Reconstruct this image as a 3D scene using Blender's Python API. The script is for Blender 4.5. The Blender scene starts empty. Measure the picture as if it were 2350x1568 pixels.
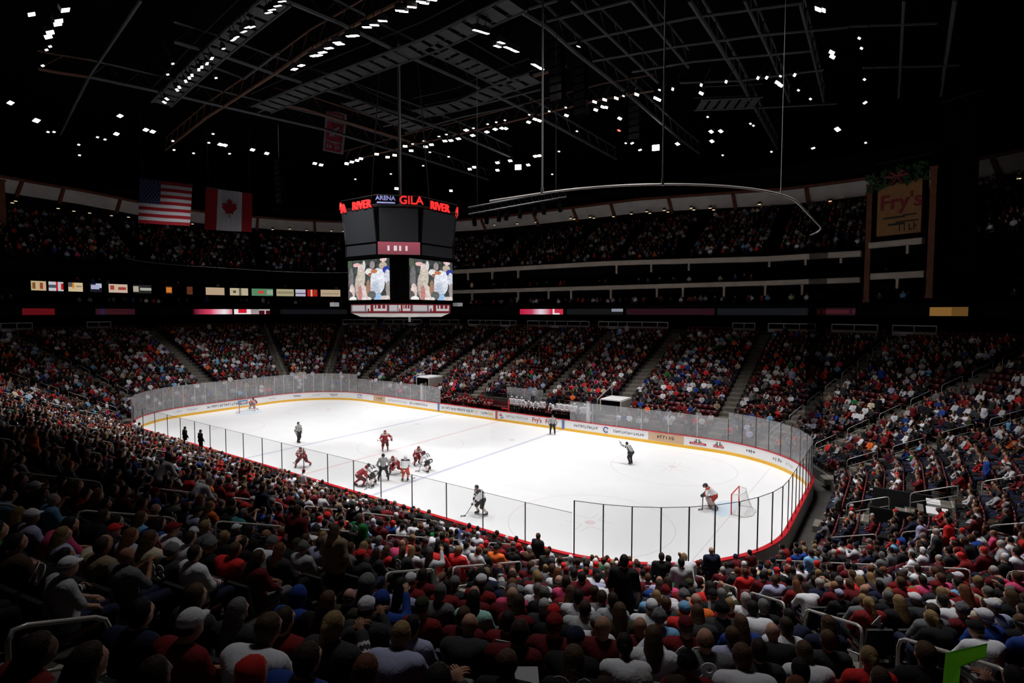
import bpy, bmesh, math, random
import numpy as np
from mathutils import Vector, Matrix
rnd = random.Random(11)
nr = np.random.RandomState(7)
SC = bpy.context.scene
COL = SC.collection
PI = math.pi
# ------------------------------------------------------------------ camera
CAM = np.array([34.795, -33.498, 11.717]); YAW, PITCH, FPX = math.radians(125.505), math.radians(-3.104), 1251.37
cd = bpy.data.cameras.new('camera'); cam = bpy.data.objects.new('camera', cd); COL.objects.link(cam)
cd.sensor_width = 36; cd.lens = FPX/2350*36; cd.clip_start = .1; cd.clip_end = 400
cam.location = CAM; cam.rotation_euler = (PI/2+PITCH, 0, YAW-PI/2)
SC.camera = cam
# ------------------------------------------------------------------ world, exposure
w = bpy.data.worlds.new('world'); SC.world = w; w.use_nodes = True
w.node_tree.nodes['Background'].inputs[0].default_value = (.5, .55, .7, 1)
w.node_tree.nodes['Background'].inputs[1].default_value = .0006
SC.view_settings.view_transform = 'Standard'; SC.view_settings.look = 'None'
SC.view_settings.exposure = 0; SC.view_settings.gamma = 1; SC.view_settings.use_curve_mapping = False
SC.cycles.max_bounces = 5; SC.cycles.diffuse_bounces = 3; SC.cycles.glossy_bounces = 2; SC.cycles.transparent_max_bounces = 24
SC.cycles.transmission_bounces = 2; SC.cycles.caustics_reflective = False; SC.cycles.caustics_refractive = False
SC.cycles.use_adaptive_sampling = True; SC.cycles.adaptive_threshold = .02
SC.cycles.use_denoising = True
# ------------------------------------------------------------------ rink floodlights (over the ice, in the lamp rows)
def spot(x, y, z, tx, ty, power, size, blend=1.0, col=(1, .98, .965)):
    l = bpy.data.lights.new('rink_and_fill_light', 'SPOT'); l.energy = power; l.spot_size = math.radians(size); l.spot_blend = blend
    l.shadow_soft_size = 1.6; l.color = col
    o = bpy.data.objects.new('rink_and_fill_light', l); COL.objects.link(o); o.location = (x, y, z)
    o.rotation_euler = (Vector((tx, ty, 0))-Vector((x, y, z))).to_track_quat('-Z', 'Y').to_euler()
for sx in (-25, -12.5, 0, 12.5, 25):
    for sy in (-10, 10):
        spot(sx, sy, 27.5, sx*.92, sy*.75, 11700, 92)
# added fill spots that brighten the lower stands: (x, y, target x, target y, power, cone)
for (sx, sy, tx, ty, pw, sz_) in ((-12, 9, -14, 17, 11500, 58), (12, 9, 14, 17, 12000, 58), (-24, 0, -37, 3, 12000, 58), (22, 8, 34, 10, 15000, 62), (27, -5, 38, -6, 15000, 62),
                                  (-22, -12, -23, -20, 17500, 58), (-8, -13, -7, -19.5, 19000, 54), (8, -14, 8, -17.5, 18500, 46), (20, -15, 21, -18.5, 16500, 50), (29, -15, 32, -18.5, 14000, 56), (27, -22, 30, -27, 3600, 56)):
    spot(sx, sy, 27, tx, ty, pw, sz_)

# ------------------------------------------------------------------ pixel <-> world helpers (frame 2350 x 1568)
cf = np.array([math.cos(YAW)*math.cos(PITCH), math.sin(YAW)*math.cos(PITCH), math.sin(PITCH)])
cr = np.array([math.sin(YAW), -math.cos(YAW), 0.]); cu = np.cross(cr, cf)
def ray(px, py): return cf+cr*(px-1175)/FPX-cu*(py-784)/FPX
def onz(px, py, z): d = ray(px, py); return CAM+d*((z-CAM[2])/d[2])
def ondist(px, py, Z): return CAM+ray(px, py)*Z
def pj(P):
    v = np.atleast_2d(np.asarray(P, float))-CAM; z = v@cf
    zz = np.where(abs(z) < 1e-3, 1e-3, z)
    return np.c_[1175+FPX*(v@cr)/zz, 784-FPX*(v@cu)/zz, z]
# ------------------------------------------------------------------ materials
def mat(name, col, rough=.6, metal=0, emit=0, spec=.5, noise=0, nscale=5):
    m = bpy.data.materials.new(name); m.use_nodes = True
    nt = m.node_tree; b = nt.nodes['Principled BSDF']
    b.inputs['Base Color'].default_value = (*col, 1); b.inputs['Roughness'].default_value = rough
    b.inputs['Metallic'].default_value = metal; b.inputs['Specular IOR Level'].default_value = spec
    if emit: b.inputs['Emission Color'].default_value = (*col, 1); b.inputs['Emission Strength'].default_value = emit
    if noise:
        tc = nt.nodes.new('ShaderNodeTexCoord'); n = nt.nodes.new('ShaderNodeTexNoise'); n.inputs['Scale'].default_value = nscale
        n.inputs['Detail'].default_value = 4
        r = nt.nodes.new('ShaderNodeValToRGB'); r.color_ramp.elements[0].position = .3; r.color_ramp.elements[1].position = .7
        r.color_ramp.elements[0].color = (*[c*(1-noise) for c in col], 1); r.color_ramp.elements[1].color = (*[min(1, c*(1+noise)) for c in col], 1)
        nt.links.new(tc.outputs['Object'], n.inputs['Vector']); nt.links.new(n.outputs['Fac'], r.inputs['Fac']); nt.links.new(r.outputs['Color'], b.inputs['Base Color'])
    return m
def objcol_mat(name, rough=.85, k=.12, nscale=9):
    m = bpy.data.materials.new(name); m.use_nodes = True; nt = m.node_tree; b = nt.nodes['Principled BSDF']
    oi = nt.nodes.new('ShaderNodeObjectInfo'); tc = nt.nodes.new('ShaderNodeTexCoord'); n = nt.nodes.new('ShaderNodeTexNoise')
    n.inputs['Scale'].default_value = nscale; n.inputs['Detail'].default_value = 3
    mr = nt.nodes.new('ShaderNodeMapRange'); mr.inputs['To Min'].default_value = 1-k; mr.inputs['To Max'].default_value = 1+k
    mx = nt.nodes.new('ShaderNodeVectorMath'); mx.operation = 'SCALE'
    nt.links.new(tc.outputs['Object'], n.inputs['Vector']); nt.links.new(n.outputs['Fac'], mr.inputs['Value'])
    nt.links.new(oi.outputs['Color'], mx.inputs[0]); nt.links.new(mr.outputs['Result'], mx.inputs['Scale'])
    nt.links.new(mx.outputs['Vector'], b.inputs['Base Color']); b.inputs['Roughness'].default_value = rough; b.inputs['Specular IOR Level'].default_value = .2
    n2 = nt.nodes.new('ShaderNodeTexNoise'); n2.inputs['Scale'].default_value = nscale*1.1; n2.inputs['Detail'].default_value = 2; n2.inputs['Distortion'].default_value = 1.2
    bp = nt.nodes.new('ShaderNodeBump'); bp.inputs['Strength'].default_value = .5; bp.inputs['Distance'].default_value = .02
    nt.links.new(tc.outputs['Object'], n2.inputs['Vector']); nt.links.new(n2.outputs['Fac'], bp.inputs['Height']); nt.links.new(bp.outputs['Normal'], b.inputs['Normal'])
    return m
def attr_mat(name, emit=0, rough=.8):
    m = bpy.data.materials.new(name); m.use_nodes = True; nt = m.node_tree; b = nt.nodes['Principled BSDF']
    a = nt.nodes.new('ShaderNodeAttribute'); a.attribute_name = 'Col'
    b.inputs['Roughness'].default_value = rough; b.inputs['Specular IOR Level'].default_value = .2
    if emit:
        b.inputs['Base Color'].default_value = (.01, .01, .01, 1)
        nt.links.new(a.outputs['Color'], b.inputs['Emission Color']); b.inputs['Emission Strength'].default_value = emit
    else: nt.links.new(a.outputs['Color'], b.inputs['Base Color'])
    return m
def glass_mat(name, tint, haze, gloss=.04):
    m = bpy.data.materials.new(name); m.use_nodes = True; nt = m.node_tree
    for n in list(nt.nodes):
        if n.type != 'OUTPUT_MATERIAL': nt.nodes.remove(n)
    out = [n for n in nt.nodes if n.type == 'OUTPUT_MATERIAL'][0]
    t = nt.nodes.new('ShaderNodeBsdfTransparent'); t.inputs[0].default_value = (*tint, 1)
    d = nt.nodes.new('ShaderNodeBsdfDiffuse'); d.inputs[0].default_value = (.75, .77, .8, 1)
    g = nt.nodes.new('ShaderNodeBsdfGlossy'); g.inputs['Roughness'].default_value = .08
    m1 = nt.nodes.new('ShaderNodeMixShader'); m1.inputs[0].default_value = haze
    m2 = nt.nodes.new('ShaderNodeMixShader'); m2.inputs[0].default_value = gloss
    nt.links.new(t.outputs[0], m1.inputs[1]); nt.links.new(d.outputs[0], m1.inputs[2])
    nt.links.new(m1.outputs[0], m2.inputs[1]); nt.links.new(g.outputs[0], m2.inputs[2]); nt.links.new(m2.outputs[0], out.inputs[0])
    return m
M = {}
M['ice'] = mat('ice', (.86, .87, .89), .35, noise=.015, nscale=.6)
M['line_red'] = mat('ice_line_red', (.80, .66, .69), .4)
M['line_blue'] = mat('ice_line_blue', (.58, .60, .72), .4)
M['line_thin'] = mat('ice_line_thin', (.74, .70, .71), .4)
M['crease'] = mat('crease_blue', (.66, .78, .88), .4)
M['board'] = mat('board_white', (.86, .86, .87), .35)
M['kick'] = mat('kick_plate_yellow', (.85, .47, .03), .4)
M['cap_red'] = mat('cap_rail_red', (.55, .012, .02), .35)
M['steel'] = mat('brushed_steel', (.62, .60, .58), .32, metal=.85)
M['rail'] = mat('painted_rail', (.50, .48, .46), .35, metal=.3)
M['rail_white'] = mat('rail_light_grey', (.42, .44, .46), .5)
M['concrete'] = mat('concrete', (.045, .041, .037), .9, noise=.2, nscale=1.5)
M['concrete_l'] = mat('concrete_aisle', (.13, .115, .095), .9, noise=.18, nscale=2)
M['nosing'] = mat('stair_nosing', (.3, .275, .24), .8)
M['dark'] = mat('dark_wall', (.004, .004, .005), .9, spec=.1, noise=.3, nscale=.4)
M['black'] = mat('black', (.0015, .0015, .0017), .9, spec=.02)
M['blackmetal'] = mat('black_metal', (.018, .018, .02), .5, metal=.3)
M['truss'] = mat('truss_grey', (.04, .042, .049), .6, noise=.25, nscale=.5)
M['truss_rust'] = mat('truss_primer', (.10, .042, .024), .7, noise=.25, nscale=.5)
M['deckpanel'] = mat('catwalk_grating', (.03, .032, .036), .7, noise=.3, nscale=2)
M['cream'] = mat('cream_panel', (.56, .53, .50), .7, noise=.12, nscale=.7)
M['fascia'] = mat('fascia_stone', (.50, .43, .36), .7, noise=.12, nscale=.8)
M['wood'] = mat('brown_timber', (.14, .036, .010), .6, noise=.25, nscale=2)
M['seat'] = mat('seat_maroon', (.085, .006, .010), .5, noise=.15, nscale=3)
M['seat_blk'] = mat('seat_frame_black', (.012, .012, .013), .5)
M['lamp'] = mat('lamp_lens', (1, .93, .88), .5, emit=9)
M['lamp_dim'] = mat('lamp_lens_dim', (1, .9, .84), .5, emit=1.6)
M['lamp_hot'] = mat('lamp_lens_hot', (.93, .96, 1), .5, emit=40)
M['lamp_violet'] = mat('lamp_lens_violet', (.86, .8, 1), .5, emit=9)
M['lamp_red'] = mat('lamp_lens_red', (1, .2, .15), .5, emit=1.2)
M['warm'] = mat('warm_downlight', (1, .72, .45), .5, emit=1.3)
M['blue_lit'] = mat('blue_screen', (.02, .13, .35), .5, emit=.7)
M['cloth_obj'] = objcol_mat('clothing'); M['skin_obj'] = objcol_mat('skin', .6, .05, 3); M['hair_obj'] = objcol_mat('hair', .7, .3, 25)
M['shoe'] = mat('shoe_dark', (.015, .015, .017), .6)
M['crowd'] = attr_mat('crowd_cloth')
M['led'] = attr_mat('led_picture', emit=1.0)
M['led_dim'] = attr_mat('led_dark_picture', emit=1.0)
M['attr'] = attr_mat('printed')
M['glass'] = glass_mat('rink_glass_clear', (.985, .99, .99), .035, .02); M['glass_far'] = glass_mat('rink_glass_hazed', (.9, .905, .91), .17, .04)  # far panes: grey veil of reflected light mixed in as pale diffuse
M['net'] = glass_mat('netting_cord', (.975, .975, .975), .0, .0)
M['cord'] = mat('net_cord', (.01, .01, .01), .9)
M['letter_red'] = mat('letter_red', (.85, .03, .03), .5, emit=.9)
M['letter_blue'] = mat('letter_violet', (.30, .30, .62), .5, emit=.5)
M['white'] = mat('white_cloth', (.7, .7, .7), .8)
M['flag_red'] = mat('flag_red', (.13, .006, .01), .9, spec=.1); M['flag_white'] = mat('flag_white', (.22, .22, .24), .9, spec=.1); M['flag_blue'] = mat('flag_navy', (.012, .014, .045), .9, spec=.1)
M['maroon'] = mat('banner_maroon', (.22, .01, .03), .85)
M['holly'] = mat('holly_green', (.008, .04, .008), .7, noise=.4, nscale=6); M['berry'] = mat('bow_red', (.16, .008, .008), .6)
M['bag'] = mat('paper_bag_tan', (.28, .14, .05), .85, noise=.1, nscale=2)
M['print_red'] = mat('print_red', (.45, .01, .03), .7); M['print_black'] = mat('print_black', (.02, .02, .02), .7)
M['poster_green'] = mat('poster_green', (.16, .75, .02), .7)
def translucent(m, col, k):
    nt = m.node_tree; b = nt.nodes['Principled BSDF']; o = [n for n in nt.nodes if n.type == 'OUTPUT_MATERIAL'][0]
    t = nt.nodes.new('ShaderNodeBsdfTranslucent'); t.inputs[0].default_value = (*col, 1); x = nt.nodes.new('ShaderNodeMixShader'); x.inputs[0].default_value = k
    nt.links.new(b.outputs[0], x.inputs[1]); nt.links.new(t.outputs[0], x.inputs[2]); nt.links.new(x.outputs[0], o.inputs[0])
translucent(M['poster_green'], (.25, .9, .03), .6)
M['paper'] = mat('white_paper', (.6, .6, .64), .8)
M['screen_off'] = mat('screen_off', (.040, .043, .05), .45)
M['flesh_red'] = mat('padding_red', (.6, .02, .02), .6)
# ------------------------------------------------------------------ object helpers
def tag(o, label=None, cat=None, group=None, kind=None):
    if label: o['label'] = label
    if cat: o['category'] = cat
    if group: o['group'] = group
    if kind: o['kind'] = kind
    return o
def link(name, me, parent=None, loc=None):
    o = bpy.data.objects.new(name, me); COL.objects.link(o)
    if parent: o.parent = parent
    if loc is not None: o.location = loc
    return o
def thing(name, label, cat, loc=(0, 0, 0), rz=0, group=None):
    o = bpy.data.objects.new(name, None); COL.objects.link(o); o.location = loc; o.rotation_euler = (0, 0, rz); o.empty_display_size = .2
    return tag(o, label, cat, group)
def dup(root, loc=None, rz=None, label=None, group=None):
    r = root.copy(); COL.objects.link(r)
    if loc is not None: r.location = loc
    if rz is not None: r.rotation_euler = (0, 0, rz)
    if label: r['label'] = label
    if group: r['group'] = group
    for ch in list(root.children):
        c = ch.copy(); COL.objects.link(c); c.parent = r
        for g in list(ch.children):
            d = g.copy(); COL.objects.link(d); d.parent = c
    return r
class MB:
    def __init__(s): s.v = []; s.f = []; s.m = []; s.mats = []
    def mi(s, m):
        if m not in s.mats: s.mats.append(m)
        return s.mats.index(m)
    def add(s, vs, fs, m):
        k = len(s.v); s.v += [tuple(map(float, v)) for v in vs]; s.f += [tuple(i+k for i in f) for f in fs]; s.m += [s.mi(m)]*len(fs)
    def box(s, c, sz, m, ax=None):
        X, Y, Z = ax if ax is not None else (np.array([1, 0, 0]), np.array([0, 1, 0]), np.array([0, 0, 1]))
        c = np.array(c, float); vs = []
        for i in (-.5, .5):
            for j in (-.5, .5):
                for k in (-.5, .5): vs.append(c+X*i*sz[0]+Y*j*sz[1]+Z*k*sz[2])
        s.add(vs, [(0, 1, 3, 2), (4, 6, 7, 5), (0, 4, 5, 1), (2, 3, 7, 6), (0, 2, 6, 4), (1, 5, 7, 3)], m)
    def tube(s, pts, r, m, n=8, closed=False, caps=True):
        pts = [np.array(p, float) for p in pts]; L = len(pts); rings = []
        rr = r if hasattr(r, '__len__') else [r]*L
        up = None
        for i, p in enumerate(pts):
            a = pts[(i-1) % L] if (closed or i > 0) else p; b = pts[(i+1) % L] if (closed or i < L-1) else p
            t = b-a; t = t/(np.linalg.norm(t)+1e-9)
            if up is None: up = np.array([0, 0, 1.]) if abs(t[2]) < .9 else np.array([1., 0, 0])
            x = np.cross(t, up); x /= np.linalg.norm(x)+1e-9; y = np.cross(x, t); up = y
            rings.append([p+rr[i]*(x*math.cos(2*PI*k/n)+y*math.sin(2*PI*k/n)) for k in range(n)])
        vs = [v for rg in rings for v in rg]; fs = []
        for i in range(L if closed else L-1):
            j = (i+1) % L
            for k in range(n): fs.append((i*n+k, i*n+(k+1) % n, j*n+(k+1) % n, j*n+k))
        if caps and not closed: fs += [tuple(range(n))[::-1], tuple((L-1)*n+k for k in range(n))]
        s.add(vs, fs, m)
    def poly(s, pts, m): s.add(pts, [tuple(range(len(pts)))], m)
    def mesh(s, name, smooth=False):
        me = bpy.data.meshes.new(name); me.from_pydata(s.v, [], s.f)
        for m in s.mats: me.materials.append(m)
        me.polygons.foreach_set('material_index', s.m)
        if smooth: me.polygons.foreach_set('use_smooth', [True]*len(s.f))
        me.update(); return me
    def build(s, name, parent=None, smooth=False, loc=None): return link(name, s.mesh(name, smooth), parent, loc)
def np_mesh(name, V, Q, mats, mi=None, fcol=None, smooth=False):
    me = bpy.data.meshes.new(name); n = len(Q)
    me.vertices.add(len(V)); me.vertices.foreach_set('co', np.ascontiguousarray(V, dtype=np.float32).ravel())
    k = Q.shape[1]; me.loops.add(n*k); me.loops.foreach_set('vertex_index', np.ascontiguousarray(Q, dtype=np.int32).ravel())
    me.polygons.add(n); me.polygons.foreach_set('loop_start', np.arange(0, n*k, k, dtype=np.int32))
    for m in mats: me.materials.append(m)
    if mi is not None: me.polygons.foreach_set('material_index', np.ascontiguousarray(mi, dtype=np.int32))
    if smooth: me.polygons.foreach_set('use_smooth', np.ones(n, dtype=bool))
    if fcol is not None:
        a = me.attributes.new('Col', 'FLOAT_VECTOR', 'FACE'); a.data.foreach_set('vector', np.ascontiguousarray(fcol, dtype=np.float32).ravel())
    me.update(calc_edges=True); return me
# ------------------------------------------------------------------ rink outline path
CX, CY, CR = 21.946, 4.42, 8.534
def path_pts(n_c=24, s_side=40, s_end=8):
    out = []   # (bx, by, nx, ny)
    for k in range(s_end): t = k/s_end; out.append((CX+CR, -CY+2*CY*t, 1, 0))
    for k in range(n_c): a = PI/2*k/n_c; out.append((CX+CR*math.cos(a), CY+CR*math.sin(a), math.cos(a), math.sin(a)))
    for k in range(s_side): t = k/s_side; out.append((CX-2*CX*t, CY+CR, 0, 1))
    for k in range(n_c): a = PI/2+PI/2*k/n_c; out.append((-CX+CR*math.cos(a), CY+CR*math.sin(a), math.cos(a), math.sin(a)))
    for k in range(s_end): t = k/s_end; out.append((-CX-CR, CY-2*CY*t, -1, 0))
    for k in range(n_c): a = PI+PI/2*k/n_c; out.append((-CX+CR*math.cos(a), -CY+CR*math.sin(a), math.cos(a), math.sin(a)))
    for k in range(s_side): t = k/s_side; out.append((-CX+2*CX*t, -CY-CR, 0, -1))
    for k in range(n_c): a = 1.5*PI+PI/2*k/n_c; out.append((CX+CR*math.cos(a), -CY+CR*math.sin(a), math.cos(a), math.sin(a)))
    return np.array(out)
PTH = path_pts()
PTHF = path_pts(180, 440, 90)
def sweep(mb, prof, m, path=PTH, closed=True, dz=None):
    """prof: list of (d, z) ; strip surfaces between successive profile points"""
    n = len(path); k = len(prof); vs = []
    for b in path:
        for (d, z) in prof: vs.append((b[0]+b[2]*d, b[1]+b[3]*d, z+(dz(b) if dz else 0)))
    fs = []
    for i in range(n if closed else n-1):
        j = (i+1) % n
        for a in range(k-1): fs.append((i*k+a, j*k+a, j*k+a+1, i*k+a+1))
    mb.add(vs, fs, m)
def span(px0, px1, d, z, lo=0, hi=None):
    """part of the fine path whose point at offset d, height z shows between columns px0..px1"""
    P = np.c_[PTHF[:, 0]+PTHF[:, 2]*d, PTHF[:, 1]+PTHF[:, 3]*d, np.full(len(PTHF), z)]
    q = pj(P); idx = np.arange(len(P))
    k = (q[:, 2] > 1) & (q[:, 0] >= min(px0, px1)) & (q[:, 0] <= max(px0, px1)) & (idx >= lo) & (idx < (hi or len(P)))
    ids = idx[k]
    if len(ids) < 2: return None
    cut = np.where(np.diff(ids) > 1)[0]
    if len(cut): ids = max(np.split(ids, cut+1), key=len)
    st = max(1, len(ids)//14); s = ids[::st]
    if s[-1] != ids[-1]: s = np.append(s, ids[-1])
    return PTHF[s]
FAR_HI = 90+180+440+180+90+150   # last fine index of the far half (E end .. SW corner)
def pos(b, d, z=0): return np.array([b[0]+b[2]*d, b[1]+b[3]*d, z])
# ------------------------------------------------------------------ lower bowl profile
D0, DR, RISE, Z0, NROW = 1.3, .86, .345, .72, 25
def row_d(i): return D0+DR*i
def row_z(i): return Z0+RISE*i
DTOP, ZTOP = row_d(NROW), row_z(NROW)
# ================================================================== STRUCTURE
# ice (the arena floor)
mb = MB()
N = 24
def arc(cx, cy, r, a0, a1, n): return [(cx+r*math.cos(a0+(a1-a0)*k/n), cy+r*math.sin(a0+(a1-a0)*k/n)) for k in range(n+1)]
outline = [(b[0], b[1]) for b in PTH]
mb.poly([(x, y, 0) for x, y in outline], M['ice'])
FT = .3048
def strip(x0, x1, y0, y1, m, z=.003): mb.poly([(x0, y0, z), (x1, y0, z), (x1, y1, z), (x0, y1, z)], m)
strip(-.15, .15, -12.93, 12.93, M['line_red'])
for s in (-1, 1):
    strip(s*7.62-.15, s*7.62+.15, -12.93, 12.93, M['line_blue'])
    yy = 4.42+math.sqrt(8.534**2-(27.13-21.946)**2)-.05
    strip(s*27.13-.03, s*27.13+.03, -yy, yy, M['line_thin'])
def ring(cx, cy, r, wd, m, n=56, z=.004):
    a = arc(cx, cy, r-wd/2, 0, 2*PI, n); b = arc(cx, cy, r+wd/2, 0, 2*PI, n)
    vs = [(x, y, z) for x, y in a]+[(x, y, z) for x, y in b]; k = n+1
    mb.add(vs, [(i, i+1, k+i+1, k+i) for i in range(n)], m)
def disc(cx, cy, r, m, n=18, z=.005): mb.poly([(x, y, z) for x, y in arc(cx, cy, r, 0, 2*PI, n)[:-1]], m)
ring(0, 0, 15*FT, .05, M['line_thin']); disc(0, 0, .15, M['line_blue'])
for sx in (-1, 1):
    for sy in (-1, 1):
        ring(sx*69*FT, sy*22*FT, 15*FT, .05, M['line_thin']); disc(sx*69*FT, sy*22*FT, .3, M['line_red'])
        disc(sx*20*FT, sy*22*FT, .3, M['line_red'])
        for a in (-1, 1):
            for b in (-1, 1):
                cx_, cy_ = sx*69*FT+a*.75, sy*22*FT+b*.55
                strip(cx_-.55, cx_+.55, cy_-.025, cy_+.025, M['line_thin'], .004); strip(cx_-.025*1-a*.55, cx_+.025-a*.55, min(cy_, cy_+b*.9), max(cy_, cy_+b*.9), M['line_thin'], .004)
    pts = [(sx*27.1, -1.83), (sx*27.1, 1.83)]
    cr_ = [(sx*(27.1-x), y) for x, y in [(0, 1.22)]+[(1.37*math.cos(t)+.45*0, 1.83*math.sin(t)*.9) for t in np.linspace(PI/2*.85, -PI/2*.85, 14)]+[(0, -1.22)]]
    mb.poly([(x, y, .006) for x, y in (cr_ if sx > 0 else cr_)], M['crease'])
tag(mb.build('floor'), kind='structure')
# dasher boards
boards = thing('dasher_boards', 'white rink boards with yellow kick strip and red cap around the ice', 'rink boards')
mb = MB(); sweep(mb, [(0, .26), (0, 1.04)], M['board']); sweep(mb, [(.16, 1.04), (.16, -.02)], M['board']); mb.build('board_wall', boards)
mb = MB(); sweep(mb, [(.02, 0), (-.012, 0), (-.012, .26), (.02, .26)], M['kick']); mb.build('kick_strip', boards)
mb = MB(); sweep(mb, [(-.03, 1.04), (-.03, 1.09), (.2, 1.09), (.2, 1.04), (-.03, 1.04)], M['cap_red']); mb.build('cap_rail', boards)
# terraces: one stepped concrete bowl
mb = MB()
prof = [(.17, -.02), (D0, 0)]
for i in range(NROW):
    prof += [(row_d(i), row_z(i)), (row_d(i+1), row_z(i))]
prof += [(DTOP, ZTOP+.1), (DTOP+7, ZTOP+.1)]
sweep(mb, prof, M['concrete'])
tag(mb.build('seating_terrace'), kind='structure')
# aisles: ('side', x, sy) / ('end', y, sx) / ('corner', angle_deg)
AISLES = [('c', a) for a in (90, 66, 43, 20, 112, 135, 158, -13, -35, -57, -77, -90, 202, 225, 248)]
AISLES += [('s', 11.6, 1), ('s', 2.6, 1), ('s', -6.6, 1), ('s', -15.4, 1), ('s', -21.9, 1)]
AISLES += [('s', 17.6, -1), ('s', 9.5, -1), ('s', 2.6, -1), ('s', -7, -1), ('s', -16, -1), ('e', 0, -1), ('e', -1.5, 1)]
def aisle_frame(a):
    if a[0] == 'c':
        t = math.radians(a[1]); n = (math.cos(t), math.sin(t)); cx = CX if n[0] > -1e-6 else -CX; cy = CY if n[1] > 0 else -CY
        if a[1] == -90: cx = CX
        return np.array([cx+CR*n[0], cy+CR*n[1], n[0], n[1]])
    if a[0] == 's': return np.array([a[1], a[2]*(CY+CR), 0, a[2]])
    return np.array([a[2]*(CX+CR), a[1], a[2], 0])
for a in AISLES:
    b = aisle_frame(a); nrm = np.array([b[2], b[3], 0]); tg = np.array([-b[3], b[2], 0]); mb = MB()
    for i in range(NROW):
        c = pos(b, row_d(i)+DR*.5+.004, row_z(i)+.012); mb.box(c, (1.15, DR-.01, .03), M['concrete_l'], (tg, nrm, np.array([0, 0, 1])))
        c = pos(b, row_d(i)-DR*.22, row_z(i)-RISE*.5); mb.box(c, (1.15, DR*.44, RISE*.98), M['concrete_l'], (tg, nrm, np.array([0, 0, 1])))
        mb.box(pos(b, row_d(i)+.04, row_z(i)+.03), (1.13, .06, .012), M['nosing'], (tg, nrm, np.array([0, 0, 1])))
    tag(mb.build('stair_aisle'), kind='structure')
# walls, suites, upper deck, roof
far = PTH[:8+24+40+24+8+18]      # from E end round to the SW corner
farE = far
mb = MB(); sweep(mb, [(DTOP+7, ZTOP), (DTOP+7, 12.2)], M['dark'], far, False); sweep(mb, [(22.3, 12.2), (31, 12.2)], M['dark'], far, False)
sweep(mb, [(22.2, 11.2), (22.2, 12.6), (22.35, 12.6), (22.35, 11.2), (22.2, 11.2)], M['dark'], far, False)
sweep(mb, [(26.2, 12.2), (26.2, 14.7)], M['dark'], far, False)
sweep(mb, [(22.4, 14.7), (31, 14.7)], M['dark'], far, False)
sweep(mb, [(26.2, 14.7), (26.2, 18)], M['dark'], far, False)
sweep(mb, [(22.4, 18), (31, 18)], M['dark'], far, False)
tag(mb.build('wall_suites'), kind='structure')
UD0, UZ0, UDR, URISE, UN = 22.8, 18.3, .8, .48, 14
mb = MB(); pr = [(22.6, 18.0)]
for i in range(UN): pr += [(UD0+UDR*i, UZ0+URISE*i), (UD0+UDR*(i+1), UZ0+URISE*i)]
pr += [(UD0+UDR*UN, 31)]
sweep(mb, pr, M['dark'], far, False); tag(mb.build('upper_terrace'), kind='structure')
def fascia(z0, z1, d, path, name='trim_1', dz=None):
    mb = MB(); sweep(mb, [(d, z0), (d-.12, z0+.05), (d-.12, z1-.05), (d, z1), (d+.35, z1), (d+.35, z0), (d, z0)], M['fascia'], path, False, dz)
    return tag(mb.build(name), kind='structure')
def cut(px0, px1, d, z): return span(px0, px1, d, z, 0, FAR_HI)
fascia(14.75, 15.35, 22.2, cut(1030, 1978, 22.2, 15), 'trim_1'); fascia(18.05, 18.7, 22.2, cut(1030, 1982, 22.2, 18.3), 'trim_2', lambda b: -max(0, (b[0]-2)/26)*.7)
fascia(14.95, 15.6, 21.3, cut(1994, 2128, 21.3, 15), 'trim_3'); fascia(18.1, 18.7, 21.3, cut(1992, 2124, 21.3, 18.9), 'trim_4')
# roof ring: sloping cream soffit with timber ribs
ringd0, ringz0, ringd1, ringz1 = 34.6, 26.3, 32.5, 28.5
def ringdz(b): return -max(0., (b[0]-2)/26)*1.35+(.8 if b[0] < -24 else 0)*min(1, max(0, (6-b[1])/12))
mb = MB(); sweep(mb, [(ringd0, ringz0), (ringd1, ringz1)], M['cream'], far, False, ringdz)
sweep(mb, [(ringd1-.15, ringz1), (ringd1-.15, ringz1+.35), (ringd1+.15, ringz1+.35)], M['wood'], far, False, ringdz)
sweep(mb, [(ringd0, ringz0), (ringd0, ringz0-.9)], M['wood'], far, False, ringdz)
tag(mb.build('ceiling_soffit'), kind='structure')
mb = MB(); xs = 70
mb.add([(-80, -60, 34.5), (75, -60, 34.5), (75, 62, 34.5), (-80, 62, 34.5)], [(0, 1, 2, 3)], M['black']); 
sweep(mb, [(36, 24), (36, 34.5)], M['black'], far, False)
tag(mb.build('ceiling'), kind='structure')
# ribs on the soffit, suite columns, brown corner columns
def ang_span(pxs, d, z):
    out = []
    P = np.c_[PTHF[:FAR_HI, 0]+PTHF[:FAR_HI, 2]*d, PTHF[:FAR_HI, 1]+PTHF[:FAR_HI, 3]*d, np.full(FAR_HI, z)]; q = pj(P)
    for px in pxs:
        e = abs(q[:, 0]-px)+np.where(q[:, 2] < 1, 1e6, 0); out.append(PTHF[int(np.argmin(e))])
    return out
for b in ang_span([30, 130, 265, 590, 725, 1120, 1240, 1330, 1415, 1545, 1690, 1860, 2300], ringd0, ringz0):
    mb = MB(); tg = np.array([-b[3], b[2], 0.]); rz_ = ringdz(b); up = pos(b, ringd1, ringz1)-pos(b, ringd0, ringz0); L = np.linalg.norm(up); up /= L; nn = np.cross(tg, up)
    mb.box(pos(b, (ringd0+ringd1)/2, (ringz0+ringz1)/2+rz_)-nn*.12*np.sign(nn@(pos(b, 0)-pos(b, 5)))*-1, (.42, .3, L), M['wood'], (tg, nn, up))
    tag(mb.build('soffit_rib'), 'brown timber rib crossing the cream roof soffit ring', 'roof rib', 'timber ribs of the roof soffit')
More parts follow.
